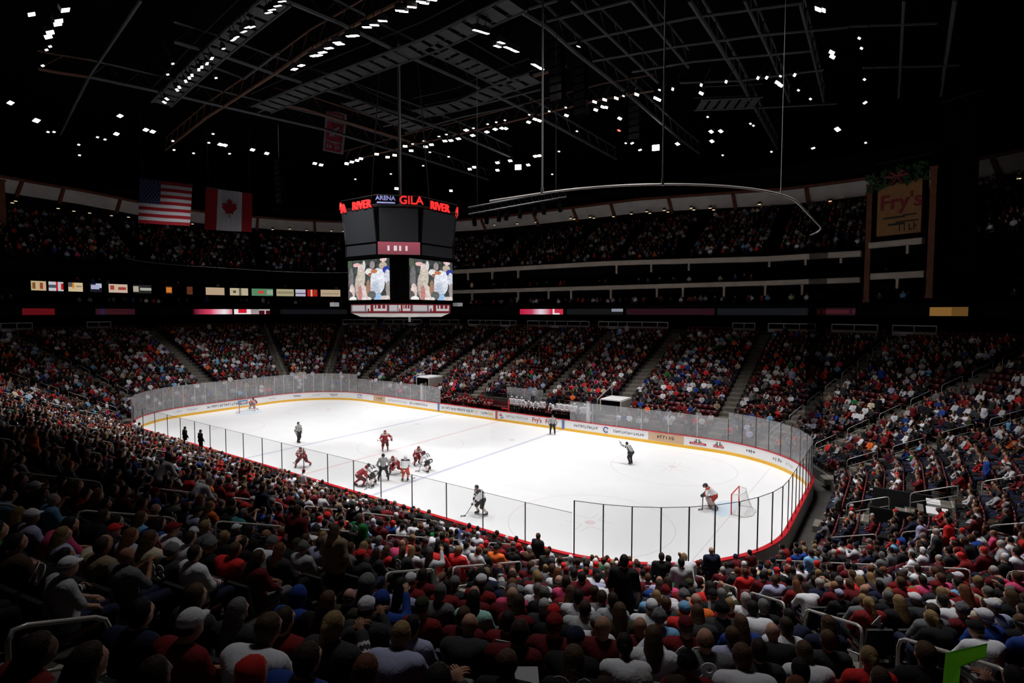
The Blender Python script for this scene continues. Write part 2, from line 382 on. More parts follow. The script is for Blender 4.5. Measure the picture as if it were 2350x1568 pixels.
def column(px, z0, z1, d, wd, name='brown_column', label=None):
    b = ang_span([px], d, (z0+z1)/2)[0]; tg = np.array([-b[3], b[2], 0.]); nn = np.array([b[2], b[3], 0.])
    mb = MB(); mb.box(pos(b, d, (z0+z1)/2), (wd, wd*.8, z1-z0), M['wood'], (tg, nn, np.array([0, 0, 1.])))
    mb.box(pos(b, d, z0+.15), (wd*1.25, wd, .3), M['wood'], (tg, nn, np.array([0, 0, 1.]))); mb.box(pos(b, d, z1-.15), (wd*1.25, wd, .3), M['wood'], (tg, nn, np.array([0, 0, 1.])))
    return tag(mb.build(name), label, 'column')
column(1993, 12.7, 24.6, 21.9, .5, label='brown column left of the hanging paper bag advert')
column(2142, 13, 25.0, 21.4, .55, label='brown column right of the hanging paper bag advert')
column(5, 19, 28.6, 30, .8, label='brown column at the far left edge under the roof')
# slim posts between suites
for zc, d, pxs in (((13.6, 14.75), 22.3, [1085, 1190, 1260, 1312, 1402, 1508, 1567, 1662, 1756, 1838]), ((16.9, 18.05), 22.3, [1075, 1130, 1190, 1415, 1495, 1582, 1763, 1847, 1930]), ((14, 14.95), 21.5, [2062]), ((17.3, 18.6), 21.5, [2083])):
    for b in ang_span(pxs, d, zc[0]):
        mb = MB(); tg = np.array([-b[3], b[2], 0.]); nn = np.array([b[2], b[3], 0.])
        mb.box(pos(b, d, (zc[0]+zc[1])/2), (.22, .3, zc[1]-zc[0]), M['fascia'], (tg, nn, np.array([0, 0, 1.])))
        mb.box(pos(b, d, zc[1]-.06), (.34, .4, .1), M['fascia'], (tg, nn, np.array([0, 0, 1.])))
        tag(mb.build('suite_post'), 'short stone-coloured post hanging below a suite ledge', 'post', 'posts between the suites')
# brown exit boards under the soffit
for k, (x0, x1) in enumerate(((1243, 1300), (1655, 1730), (1040, 1070), (720, 745))):
    pth = span(x0, x1, 34.2, 26.6, 0, FAR_HI)
    if pth is None: continue
    mb = MB(); sweep(mb, [(34.2, 26.1), (34.1, 26.1), (34.1, 27.5), (34.2, 27.5)], M['wood'], pth, False, lambda b: ringdz(b)-.6)
    b = pth[len(pth)//2]
    tag(mb.build('wall_sign'), ['brown signboard hanging under the soffit right of the scoreboard', 'brown signboard under the soffit near the right brown column', 'small brown board under the soffit beside the scoreboard edge', 'small brown board under the soffit left of the scoreboard'][k], 'sign')
# handrails on the bowl rim
for k, (x0, x1) in enumerate(((2, 75), (198, 255), (785, 865), (880, 970), (985, 1055), (1072, 1185), (1210, 1352), (1373, 1533), (1680, 1733), (1762, 1877), (1905, 2018), (2043, 2155))):
    pth = span(x0, x1, DTOP-.2, ZTOP+.6, 0, FAR_HI)
    if pth is None or len(pth) < 2: continue
    t = thing('rim_railing', 'white slatted railing along the top of the lower stands', 'railing', group='railings on the rim of the lower stands')
    mb = MB(); sweep(mb, [(DTOP-.2, ZTOP+.02), (DTOP-.2, ZTOP+.42), (DTOP-.08, ZTOP+.42)], M['rail_white'], pth, False); mb.build('kerb_panel', t)
    mb = MB(); sweep(mb, [(DTOP-.2, ZTOP+.98), (DTOP-.2, ZTOP+1.08), (DTOP-.12, ZTOP+1.08)], M['rail_white'], pth, False); mb.build('top_rail', t)
    nseg = max(2, int(np.linalg.norm(pos(pth[0], DTOP)-pos(pth[-1], DTOP))/1.5))
    for i in np.linspace(0, len(pth)-1, nseg+1).round().astype(int):
        mb = MB(); mb.box(pos(pth[i], DTOP-.2, ZTOP+.55), (.09, .09, 1.05), M['rail_white']); mb.build('post', t)
# ------------------------------------------------------------------ LED ribbon and lit advert boards
def led_band(x0, x1, d, z0, z1, colfn, name, label, cat, strength, nx=26, ny=4, group=None):
    pth = span(x0, x1, d, (z0+z1)/2, 0, FAR_HI)
    if pth is None: return
    # resample
    P = np.array([pos(b, d) for b in pth]); L = np.r_[0, np.cumsum(np.linalg.norm(np.diff(P, axis=0), axis=1))]; t = np.linspace(0, L[-1], nx+1)
    X = np.interp(t, L, P[:, 0]); Y = np.interp(t, L, P[:, 1])
    if pj([[X[0], Y[0], z0]])[0, 0] > pj([[X[-1], Y[-1], z0]])[0, 0]: X = X[::-1]; Y = Y[::-1]
    V = []; Q = []; C = []
    for i in range(nx+1):
        for j in range(ny+1): V.append((X[i], Y[i], z0+(z1-z0)*j/ny))
    for i in range(nx):
        for j in range(ny):
            a = i*(ny+1)+j; Q.append((a, a+ny+1, a+ny+2, a+1)); c = colfn((i+.5)/nx, (j+.5)/ny); C.append([v*strength for v in c])
    root = thing(name, label, cat, group=group)
    link('display', np_mesh('display', np.array(V), np.array(Q), [M['led']], fcol=np.array(C)), root)
    mb = MB(); dd = []
    n = nx+1; fr = [(X[i], Y[i]) for i in range(n)]
    vs = []
    for i in range(n):
        bx = np.array([X[i], Y[i]]); c0 = np.array([CX*np.sign(bx[0])*min(1, abs(bx[0])/CX), 0]); o = bx/np.linalg.norm(bx)*.08
        for zz in (z0-.06, z1+.06): vs.append((bx[0]+o[0], bx[1]+o[1], zz)); 
        for zz in (z1+.06, z0-.06): vs.append((bx[0]+o[0]*3, bx[1]+o[1]*3, zz))
    fs = []
    for i in range(n-1):
        for a in range(4): fs.append((i*4+a, i*4+4+a, i*4+4+(a+1) % 4, i*4+(a+1) % 4))
    mb.add(vs, fs, M['black']); mb.build('housing', root)
    return root
def hs(i, j): return (math.sin(i*127.1+j*311.7)*43758.5453) % 1
def flat(c): return lambda u, v: c
def grad(stops):
    def f(u, v):
        for (a, ca), (b, cb) in zip(stops[:-1], stops[1:]):
            if u <= b: t = (u-a)/(b-a+1e-9); return [x+(y-x)*t for x, y in zip(ca, cb)]
        return stops[-1][1]
    return f
RZ0, RZ1, RD = 11.35, 12.15, 22.0
led_band(45, 128, RD, RZ0, RZ1, flat((.11, .004, .007)), 'ribbon_display', 'dim plain red section of the LED ribbon at far left', 'LED display', .8)
led_band(215, 310, RD, RZ0, RZ1, lambda u, v: (.02, .012, .05) if .1 < u < .25 else (.035, .006, .01), 'ribbon_display', 'very dark maroon LED ribbon section with small violet logo patch', 'LED display', .8)
led_band(440, 537, RD, RZ0, RZ1, grad([(0, (.04, 0, .005)), (.45, (.75, .06, .15)), (.8, (.85, .8, .85)), (1, (.7, .1, .15))]), 'ribbon_display', 'LED ribbon section fading from dark red to bright white left of the scoreboard', 'LED display', .95)
def lr(u, v):
    if u < .12: return (.9, .85, .85)
    if u < .36: return (.7, .01, .03) if v > .25 else (.8, .75, .75)
    if u < .45: return (.9, .85, .85)
    if u < .68: return (.35, .3, .32) if v > .3 else (.5, .3, .32)
    return (.55, .5, .5) if (v > .7 or .83 < u < .9) else (.06, .004, .01)
led_band(537, 622, RD, RZ0, RZ1, lr, 'ribbon_display', 'red and white lettered LED ribbon section just left of the scoreboard', 'LED display', .9)
led_band(640, 800, RD, RZ0, RZ1, flat((.006, .006, .008)), 'ribbon_display', 'unlit grey LED ribbon section left of the scoreboard base', 'LED display', .9)
led_band(1192, 1293, RD, RZ0, RZ1, lambda u, v: (.9, .85, .85) if .76 < u < .8 or (u > .76 and u < .92 and v < .2) else grad([(0, (.55, .01, .05)), (.3, (.6, .05, .12)), (.5, (.8, .7, .8)), (.72, (.6, .03, .08)), (1, (.6, .03, .06))])(u, v), 'ribbon_display', 'bright red and white LED ribbon section right of the scoreboard', 'LED display', .9)
led_band(1300, 1430, RD, RZ0, RZ1, lambda u, v: (.25, .26, .32) if u > .82 and v > .4 else (.006, .007, .008), 'ribbon_display', 'dark LED ribbon section with a small pale grey emblem', 'LED display', .9)
led_band(1436, 1640, RD, RZ0, RZ1, flat((.018, .004, .007)), 'ribbon_display', 'dull maroon LED ribbon section below the middle suites', 'LED display', .9)
led_band(1645, 1860, RD, RZ0, RZ1, flat((.006, .007, .009)), 'ribbon_display', 'dull grey LED ribbon section below the right suites', 'LED display', .9)
led_band(1872, 1968, RD, RZ0, RZ1, lambda u, v: (.05, .008, .012) if .25 < v < .8 and hs(int(u*14), 1) > .45 else (.014, .004, .006), 'ribbon_display', 'dull maroon LED ribbon section with dim red marks below the right column', 'LED display', .9)
led_band(2130, 2222, RD-.6, RZ0, RZ1, lambda u, v: (.30, .15, .035) if u < .56 else (.17, .085, .02), 'ribbon_display', 'gold lit LED ribbon section at the far right', 'LED display', .6)
def ad(base, marks):
    def f(u, v):
        for (a, b, c, d, col) in marks:
            if a <= u <= b and c <= v <= d: return col
        return base
    return f
SB = (14.35, 15.5, 22.0)
for (x0, x1, fn, lab) in ((68, 108, ad((.55, .42, .22), [(.1, .3, .2, .8, (.2, .08, .03)), (.6, .8, .2, .8, (.3, .05, .03))]), 'tan lit advert board with two small dark emblems, leftmost of the row'),
  (109, 150, ad((.55, .55, .6), [(.5, .62, 0, 1, (.5, .01, .01)), (.85, 1, .1, .9, (.5, .01, .01)), (0, .5, .4, .6, (.08, .08, .12))]), 'white and red striped lit advert board on the suite ledge'),
  (152, 195, ad((.62, .5, .3), [(0, .3, .5, 1, (.12, .1, .1)), (.3, .42, .3, 1, (.7, .25, .02)), (.55, .9, .45, .6, (.3, .22, .15))]), 'cream lit advert board with an orange emblem'),
  (205, 238, ad((.01, .01, .02), [(.1, .8, .4, .75, (.4, .42, .6)), (.5, 1, .5, .95, (.5, .52, .65))]), 'dark advert board with a bluish white mark'),
  (248, 294, ad((.6, .45, .35), [(.1, .3, .3, .8, (.35, .05, .03)), (.5, .9, .3, .6, (.35, .05, .03))]), 'pink-tan lit advert board with red lettering'),
  (305, 348, ad((.02, .018, .015), [(0, .3, .1, .9, (.45, .4, .33)), (.38, 1, .3, .7, (.4, .4, .36))]), 'dark advert board with a white round mark and bar'),
  (379, 396, ad((.03, .01, .005), [(.1, .9, .2, .9, (.65, .2, .03))]), 'small glowing orange advert board on the suite ledge'),
  (425, 446, flat((.10, .03, .012)), 'small dim rust-coloured advert board on the suite ledge'),
  (470, 517, ad((.5, .36, .24), [(.2, .8, .42, .58, (.28, .15, .1))]), 'plain tan lit advert board on the suite ledge'),
  (526, 573, ad((.52, .45, .3), [(.15, .35, .3, .7, (.1, .08, .05)), (.5, .62, 0, 1, (.12, .1, .08))]), 'cream lit advert board with dark marks'),
  (575, 630, ad((.1, .25, .13), [(.3, .6, .3, .7, (.65, .05, .04)), (.7, 1, .2, .8, (.3, .4, .28))]), 'green lit advert board with a red mark'),
  (632, 676, ad((.42, .38, .22), [(.05, .95, .35, .6, (.28, .25, .15))]), 'olive cream lit advert board'),
  (677, 703, ad((.5, .5, .6), [(0, 1, .4, .55, (.15, .08, .2))]), 'pale violet and white lit advert board'),
  (704, 732, ad((.5, .01, .01), [(.35, .5, 0, 1, (.6, .5, .3)), (.7, .85, .4, 1, (.12, .1, .02))]), 'bright red lit advert board on the suite ledge'),
  (735, 783, ad((.5, .38, .25), [(.1, .9, .4, .55, (.35, .25, .16))]), 'tan lit advert board nearest the scoreboard')):
    led_band(x0, x1, SB[2], SB[0], SB[1], fn, 'advert_board', lab, 'advert board', .9, 24, 6)
for x0, x1, lab in ((235, 270, 'blue lit screen high in the upper stands left of the striped flag'), (276, 314, 'second blue lit screen beside the striped flag'), (600, 622, 'small blue lit screen right of the maple leaf flag'), (624, 655, 'blue lit screen right of the maple leaf flag, rightmost')):
    led_band(x0, x1, 34.3, 24.9, 26.3, lambda u, v: (.01, .09, .25) if hs(int(u*9), int(v*3)) > .2 else (.005, .03, .1), 'blue_screen', lab, 'screen', 1, 12, 4)
# ------------------------------------------------------------------ glass above the boards
def in_gap(b):
    if b[3] > .99:
        q = pj([pos(b, 0, 1.1)])[0, 0]
        return 985 < q < 1135 or 1160 < q < 1350
    return False
def glass_panel(b0, b1, z0, z1, d, label, group):
    z0 += .004
    p0, p1 = pos(b0, d), pos(b1, d); c = (p0+p1)/2; L = np.linalg.norm(p1-p0); t = (p1-p0)/L; rz = math.atan2(t[1], t[0])
    root = thing('glass_panel', label, 'rink glass', (c[0], c[1], z0), rz, group)
    mb = MB(); mb.box((0, 0, (z1-z0)/2), (L-.03, .014, z1-z0), M['glass_far'] if ('far' in group or c[1] > 2) else M['glass']); mb.build('pane', root)
    mb = MB(); mb.box((-L/2, 0, (z1-z0)/2), (.05 if 'end' in group else .04, .04, z1-z0+.02), M['blackmetal'] if 'near' in group else M['steel']); mb.build('support_post', root)
    mb = MB(); mb.box((0, 0, z1-z0), (L-.05, .022, .02 if 'end' in group else .012), M['blackmetal'] if 'near' in group else M['steel']); mb.build('edge_strip', root)
def run_panels(pts, step, z0, z1, d, label, group):
    P = np.array([pos(b, d) for b in pts]); L = np.r_[0, np.cumsum(np.linalg.norm(np.diff(P, axis=0), axis=1))]; n = max(1, round(L[-1]/step))
    ts = np.linspace(0, L[-1], n+1); res = []
    for t in ts: k = min(int(np.searchsorted(L, t)), len(pts)-1); res.append(pts[k])
    for a, b in zip(res[:-1], res[1:]):
        if not (in_gap(a) and in_gap(b)): glass_panel(a, b, z0, z1, d, label, group)
i0 = 90+180; i1 = i0+440; i2 = i1+180+90+180; i3 = i2+440
run_panels(list(PTHF[i0-20:i1+20]), 2.42, 1.09, 2.95, .085, 'clear rink glass pane on the far side boards', 'far side rink glass')
run_panels(list(PTHF[i1+20:i2-20]), 1.22, 1.09, 3.5, .085, 'tall clear rink glass pane round the far end', 'far end rink glass')
run_panels(list(PTHF[i2-20:i3+20]), 2.42, 1.09, 2.95, .085, 'clear rink glass pane on the near side boards', 'near side rink glass')
run_panels(list(PTHF[i3+20:])+list(PTHF[:i0-20]), 1.22, 1.09, 3.5, .085, 'tall clear rink glass pane round the near end', 'near end rink glass')
# ------------------------------------------------------------------ goals
def goal(x, sgn, label):
    root = thing('goal', label, 'hockey goal', (x, 0, 0), 0 if sgn > 0 else PI)
    mb = MB(); mb.tube([(0, -.915, 0), (0, -.915, 1.19), (0, .915, 1.19), (0, .915, 0)], .035, M['flesh_red'], 8); mb.build('goal_frame', root)
    mb = MB(); mb.tube([(0, -.9, .03), (.75, -.98, .03), (1.05, -.5, .03), (1.05, .5, .03), (.75, .98, .03), (0, .9, .03)], .03, M['white'], 6)
    mb.tube([(.0, -.9, 1.19), (.45, -.7, 1.19), (.55, 0, 1.19), (.45, .7, 1.19), (0, .9, 1.19)], .025, M['white'], 6); mb.build('base_bar', root)
    mb = MB()
    top = [(0, -.9), (.45, -.7), (.55, 0), (.45, .7), (0, .9)]; bot = [(0, -.9), (.75, -.98), (1.08, 0), (.75, .98), (0, .9)]
    def lerp(P, t): k = min(3, int(t*4)); u = t*4-k; return (P[k][0]*(1-u)+P[k+1][0]*u, P[k][1]*(1-u)+P[k+1][1]*u)
    for k in range(25):
        t = k/24; a = lerp(top, t); b = lerp(bot, t); mb.tube([(a[0], a[1], 1.18), ((a[0]*.6+b[0]*.4), (a[1]*.6+b[1]*.4), .55), (b[0], b[1], .03)], .006, M['white'], 3)
    for h in np.linspace(.15, 1.1, 8):
        u = h/1.19; mb.tube([((lerp(top, t)[0]*u+lerp(bot, t)[0]*(1-u)), (lerp(top, t)[1]*u+lerp(bot, t)[1]*(1-u)), h) for t in np.linspace(0, 1, 9)], .006, M['white'], 3)
    for k in range(7): mb.tube([(0, -.85+k*.28, 1.19), (.5, -.7*.8+k*.19, 1.19)], .006, M['white'], 3)
    mb.build('goal_net', root)
goal(27.13, 1, 'red framed hockey goal with white net at the near end'); goal(-27.13, -1, 'red framed hockey goal at the far end behind the crouching goalkeeper')
# ------------------------------------------------------------------ board adverts
def stroke_marks(mb, x, z, wd, h, m, seed, n=None, f=None):
    r = random.Random(seed); n = n or max(4, int(wd/h*1.3))
    for k in range(n):
        cx_ = x-wd/2+wd*(k+.5)/n; cw = wd/n
        mb.box((cx_-cw*.25, 0, z), (cw*.22, .01, h*r.uniform(.6, 1)), m)
        if r.random() < .7: mb.box((cx_, 0, z+h*r.choice((-.38, 0, .36))), (cw*.62, .01, h*.2), m)
        if r.random() < .5: mb.box((cx_+cw*.22, 0, z+h*r.uniform(-.15, .15)), (cw*.2, .01, h*.6), m)
def font_mesh(txt, size, m, ext=.01, name='lettering', align='CENTER'):
    c = bpy.data.curves.new(name, 'FONT'); c.body = txt; c.size = size; c.extrude = ext; c.align_x = align; c.align_y = 'CENTER'; c.offset = size*.018; c.resolution_u = 3
    o = bpy.data.objects.new('tmp_text', c); COL.objects.link(o); dg = bpy.context.evaluated_depsgraph_get(); dg.update()
    me = bpy.data.meshes.new_from_object(o.evaluated_get(dg)); bpy.data.objects.remove(o); me.name = name
    me.materials.clear(); me.materials.append(m); return me
def col_mat(name, c): 
    if name not in M: M[name] = mat(name, c, .5)
    return M[name]
def board_spot(px):
    P = np.c_[PTHF[:, 0], PTHF[:, 1], np.full(len(PTHF), .65)]; q = pj(P); e = abs(q[:, 0]-px)+np.where(PTHF[:, 3] < -.2, 1e5, 0)+np.where((PTHF[:, 0] > 0) & (PTHF[:, 3] <= 0.02), 1e5, 0)
    b = PTHF[int(np.argmin(e))]; return b
def advert(px, kind, wd, lab=None):
    b = board_spot(px); p = pos(b, -.012, .65); rz = math.atan2(b[3], b[2])-PI/2   # local +y = outward normal; text reads from the ice
    o = bpy.data.objects.new('board_advert', None); COL.objects.link(o); o.parent = boards; o.location = p; o.rotation_euler = (0, 0, rz)
    mb = MB(); dk = col_mat('print_slate', (.10, .12, .16)); nv = col_mat('print_navy', (.03, .04, .22)); gr = col_mat('print_grey', (.42, .46, .5)); 
    if kind == 'navy2': stroke_marks(mb, 0, .1, wd, .28, nv, px); stroke_marks(mb, wd*.12, -.2, wd*.7, .16, nv, px+1)
    elif kind == 'navy': stroke_marks(mb, 0, 0, wd, .3, nv, px)
    elif kind == 'dark': stroke_marks(mb, 0, 0, wd, .3, dk, px)
    elif kind == 'grey': stroke_marks(mb, 0, 0, wd, .24, gr, px)
    elif kind == 'beige': mb.box((0, .004, 0), (wd, .004, .72), col_mat('print_beige', (.62, .42, .27))); stroke_marks(mb, 0, .02, wd*.5, .34, M['print_black'], px)
    elif kind == 'sponsor_red': me = font_mesh('Fry\'s', .62, M['print_red'], .004); link('lettering', me, o).rotation_euler = (PI/2, 0, 0)
    elif kind == 'yp': stroke_marks(mb, -wd*.2, 0, wd*.5, .3, col_mat('print_green', (.02, .16, .09)), px); stroke_marks(mb, wd*.28, .03, wd*.36, .34, M['kick'], px+2)
    elif kind == 'swoosh':
        mb.tube([(-wd*.42, 0, .18), (-wd*.47, 0, .02), (-wd*.38, 0, -.05)], .06, M['print_red'], 5); mb.tube([(-wd*.44, 0, -.22), (-wd*.38, 0, -.25), (-wd*.33, 0, -.15)], .05, col_mat('print_sky', (.05, .25, .5)), 5)
        stroke_marks(mb, wd*.1, 0, wd*.7, .3, gr, px)
    elif kind == 'swirl': mb.tube([(-wd*.42+.24*math.cos(t), 0, .24*math.sin(t)) for t in np.linspace(.4, 5.6, 12)], .05, nv, 5); stroke_marks(mb, wd*.12, -.02, wd*.72, .26, dk, px)
    elif kind == 'cactus':
        mb.box((0, 0, -.12), (wd, .008, .18), M['print_red']); 
        for k in (-.12, .12): mb.box((k, 0, .12), (.1, .008, .3), col_mat('print_green', (.02, .16, .09))); mb.box((k*2.1, 0, .04), (.12, .008, .1), M['print_red'])
        stroke_marks(mb, 0, -.12, wd*.8, .1, M['board'], px)
    elif kind == 'multi': stroke_marks(mb, -wd*.3, .02, wd*.4, .36, M['print_red'], px); stroke_marks(mb, -wd*.02, .04, wd*.25, .3, M['print_black'], px+1); stroke_marks(mb, wd*.33, 0, wd*.34, .34, M['print_red'], px+2)
    elif kind == 'blueband': mb.box((0, 0, -.02), (.3, .008, 1.0), col_mat('print_mid_blue', (.12, .2, .42)))
    elif kind == 'redband': mb.box((0, 0, -.02), (.3, .008, 1.0), col_mat('print_mid_red', (.45, .12, .1)))
    elif kind == 'bluebox': mb.box((0, .002, 0), (wd, .004, .5), col_mat('print_sky', (.05, .25, .5))); mb.box((.1, -.004, 0), (wd*.5, .006, .25), M['board'])
    if mb.f: mb.build('print', o)
for px, k, wd in ((404, 'grey', 3), (440, 'grey', 3.5), (520, 'dark', 4.5), (557, 'bluebox', 1.2), (625, 'grey', 3), (682, 'navy', 3.2), (725, 'grey', 2), (765, 'dark', 3), (826, 'navy2', 3.2), (871, 'beige', 2.2), (912, 'grey', 3.5), (960, 'dark', 3), (1007, 'blueband', .3), (1041, 'dark', 3.6), (1084, 'yp', 1.9), (1118, 'yp', 1.9), (1140, 'redband', .3), (1180, 'swoosh', 4), (1233, 'sponsor_red', 1.6), (1263, 'sponsor_red', 1.6), (1293, 'blueband', .3),
    (1345, 'dark', 2.6), (1430, 'swirl', 4.2), (1527, 'beige', 3.2), (1602, 'cactus', 1.4), (1648, 'cactus', 1.4), (1725, 'multi', 3.4), (1785, 'dark', 1.6), (1812, 'grey', 1.2)):
    advert(px, k, wd)
# ------------------------------------------------------------------ scoreboard
sbp = ondist(922, 716, 47.4); SX, SY = sbp[0], sbp[1]; PZ = 47.4/FPX
def sz(py): return CAM[2]+(716-py)*PZ
sb = thing('scoreboard', 'eight-sided hanging scoreboard with two big bright video screens over centre ice', 'scoreboard', (SX, SY, 0))
def octa(a, c): return [(a, -c), (a, c), (c, a), (-c, a), (-a, c), (-a, -c), (-c, -a), (c, -a)]
def oct_shell(mb, a, c, z0, z1, m, a1=None, c1=None, caps=True):
    p0, p1 = octa(a, c), octa(a1 or a, c1 or c); vs = [(x, y, z0) for x, y in p0]+[(x, y, z1) for x, y in p1]
    fs = [(i, (i+1) % 8, 8+(i+1) % 8, 8+i) for i in range(8)]
    if caps: fs += [tuple(range(8))[::-1], tuple(range(8, 16))]
    mb.add(vs, fs, m)
mb = MB(); oct_shell(mb, 4.25, 1.95, sz(600), sz(500), M['black']); oct_shell(mb, 3.35, 2.3, sz(697), sz(600), M['black']); oct_shell(mb, 4.3, 2.0, sz(500), sz(495), M['blackmetal']); mb.build('body', sb)
def facequad(p0, p1, z0, z1, push=.05, inset=.04):
    p0 = np.array(p0, float); p1 = np.array(p1, float); t = (p1-p0); L = np.linalg.norm(t); t /= L; n = np.array([t[1], -t[0]])
    a = p0+t*inset*L+n*push; b = p1-t*inset*L+n*push; return a, b, n
def panel(name, p0, p1, z0, z1, m, label=None, tilt=0, push=.05, inset=.04):
    a, b, n = facequad(p0, p1, z0, z1, push, inset); mb = MB(); q0 = [(a[0], a[1], z0), (b[0], b[1], z0), (b[0]+n[0]*tilt, b[1]+n[1]*tilt, z1), (a[0]+n[0]*tilt, a[1]+n[1]*tilt, z1)]
    q1 = [(v[0]-n[0]*.15, v[1]-n[1]*.15, v[2]) for v in q0]
    mb.add(q0+q1, [(0, 1, 2, 3), (7, 6, 5, 4), (0, 4, 5, 1), (1, 5, 6, 2), (2, 6, 7, 3), (3, 7, 4, 0)], m); o = mb.build(name, sb)
    if label: o['label'] = label
    return o
pt = octa(4.48, 2.08); pt2 = octa(4.25, 1.95)
for i in range(8):
    a, b = pt2[i], pt2[(i+1) % 8]
    panel('upper_screen', a, b, sz(571), sz(503), M['screen_off'], 'unlit dark grey upper screen', tilt=.28)
    if i == 7: continue
    panel('strip_screen', a, b, sz(597), sz(575), M['screen_off'], 'unlit grey strip screen')
def image_panel(name, p0, p1, z0, z1, nx, ny, fn, label=None, push=.1, inset=.0, strength=1, tilt=0):
    a, b, n = facequad(p0, p1, z0, z1, push, inset); V = []; Q = []; C = []
    for i in range(nx+1):
        for j in range(ny+1):
            q = a+(b-a)*i/nx+n*tilt*j/ny; V.append((q[0], q[1], z0+(z1-z0)*j/ny))
    for i in range(nx):
        for j in range(ny):
            k = i*(ny+1)+j; Q.append((k, k+ny+1, k+ny+2, k+1)); C.append([x*strength for x in fn((i+.5)/nx, (j+.5)/ny)])
    o = link(name, np_mesh(name, np.array(V), np.array(Q), [M['led']], fcol=np.array(C)), sb)
    if label: o['label'] = label
    return o
def strip_text(u, v):
    e = .0
    if .3 < v < .72 and any(abs(u-c) < .028 for c in (.25, .41, .52, .68)): return (.8, .7, .75)
    t = .35+.3*v; return (.42*t*1.2+.05, .07*t+.03, .12*t+.03)
image_panel('strip_screen', pt2[7], pt2[0], sz(597.5), sz(571.5), 40, 10, strip_text, 'lit dusty red strip screen with small white characters', strength=.9)
SHP = [(.00, 1.0, 0, 1.0, (.045, .055, .05))]
ELL = [(.08, .55, .06, .30, (.18, .17, .18)), (.1, .2, .07, .2, (.75, .6, .58)), (.02, .08, .1, .14, (.12, .1, .1)), (.27, .35, .10, .33, (.42, .35, .3)), (.33, .6, .1, .30, (.62, .55, .46)), (.36, .1, .12, .3, (.7, .62, .58)), (.30, .12, .05, .25, (.55, .22, .2)),
       (.22, .88, .09, .05, (.85, .5, .5)), (.30, .8, .05, .1, (.8, .62, .6)), (.40, .86, .035, .12, (.7, .68, .66)), (.52, .7, .09, .08, (.8, .8, .8)), (.56, .62, .06, .05, (.35, .15, .1)), (.60, .86, .06, .1, (.35, .28, .3)),
       (.72, .45, .17, .32, (.75, .78, .85)), (.80, .62, .12, .12, (.8, .83, .9)), (.66, .25, .12, .2, (.55, .6, .72)), (.72, .05, .1, .1, (.35, .55, .85)), (.85, .82, .09, .1, (.55, .45, .35)), (.86, .98, .08, .06, (.85, .6, .6)), (.93, .72, .09, .09, (.03, .05, .35)), (.95, .55, .07, .18, (.65, .67, .75)), (.97, .25, .06, .2, (.35, .3, .3)),
       (.5, .28, .05, .22, (.38, .2, .12)), (.58, .12, .1, .1, (.12, .13, .12)), (.12, .02, .09, .07, (.85, .83, .8)), (.05, .9, .06, .12, (.09, .12, .08)), (.64, .7, .08, .05, (.55, .2, .08)), (.22, .4, .03, .2, (.6, .5, .48)), (.45, .02, .12, .06, (.8, .72, .7)), (.9, .04, .12, .06, (.75, .65, .62))]
def video(u, v):
    c = np.array((.05, .06, .055))*(.6+.9*hs(int(u*17), int(v*15)))
    for (x, y, a, b, col) in ELL:
        if ((u-x)/a)**2+((v-y)/b)**2 < 1: c = np.array(col)*(.78+.35*hs(int(u*30)+3, int(v*30)))
    return c
q = octa(3.5, 2.55)
for i0_, i1_ in ((6, 7), (0, 1), (2, 3), (4, 5)):
    image_panel('video_screen', q[i0_], q[i1_], sz(690), sz(604), 96, 84, video, 'bright video screen showing waving people', push=.12, strength=1.0)
    panel('screen_frame', q[i0_], q[i1_], sz(693), sz(601), M['black'], push=-.02, inset=-.02)
def score(u, v):
    k = hs(int(u*30), 5)
    if v < .12 or v > .92: return (.12, .005, .012)
    if u < .48:
        if .05 < u < .45 and hs(int(u*26), 2) > .35 and .2 < v < .85: return (.55, .5, .52)
        return (.16, .12, .14)
    if .52 < u < .62: return (.2, .005, .01)
    if hs(int(u*22), int(v*2)) > .42 and .2 < v < .85: return (.62, .58, .58)
    return (.2, .01, .02)
r8 = octa(3.55, 2.3)
for i in range(8): image_panel('score_strip', r8[i], r8[(i+1) % 8], sz(719), sz(699), 26, 8, score, 'lit red and white score strip', push=.02, inset=0, strength=.8)
mb = MB(); oct_shell(mb, 3.5, 2.25, sz(719), sz(698), M['black']); oct_shell(mb, 2.9, 1.9, sz(727), sz(719), M['cream'], 3.5, 2.25); mb.build('lower_ring', sb); 
mb = MB()
for (x, y) in ((3, 3), (-3, 3), (3, -3), (-3, -3)): mb.tube([(x*.6, y*.6, sz(495)), (x*.35, y*.35, 34)], .05, M['truss'], 6)
mb.tube([(.5, -.5, sz(495)), (.5, -.5, 34)], .12, M['rail'], 6); mb.build('suspension_cable', sb)
mb = MB(); 
for z in (sz(497), sz(478)): mb.tube([(x, y, z) for x, y in octa(4.5, 2.2)], .05, M['blackmetal'], 5, closed=True)
mb.build('sign_frame', sb)
def face_text(txt, i, t, size, m, zc, push=.15):
    pp = octa(4.45, 2.15); a = np.array(pp[i]); b = np.array(pp[(i+1) % 8]); p = a+(b-a)*t; d = b-a; rz = math.atan2(d[1], d[0]); n = np.array([d[1], -d[0]])/np.linalg.norm(d)
    o = link('sign_letters', font_mesh(txt, size, m, .06), sb, (p[0]+n[0]*push, p[1]+n[1]*push, zc)); o.rotation_euler = (PI/2, 0, rz); o['label'] = 'glowing sign letters'
zl = sz(488)
face_text('RIVER', 6, .62, .88, M['letter_red'], zl-.25); face_text('A', 6, .1, .98, M['letter_red'], zl-.3)
face_text('ARENA', 7, .2, .46, M['letter_blue'], zl+.12); face_text('GILA', 7, .80, .86, M['letter_red'], zl); face_text('RIVER', 0, .5, .88, M['letter_red'], zl-.15)
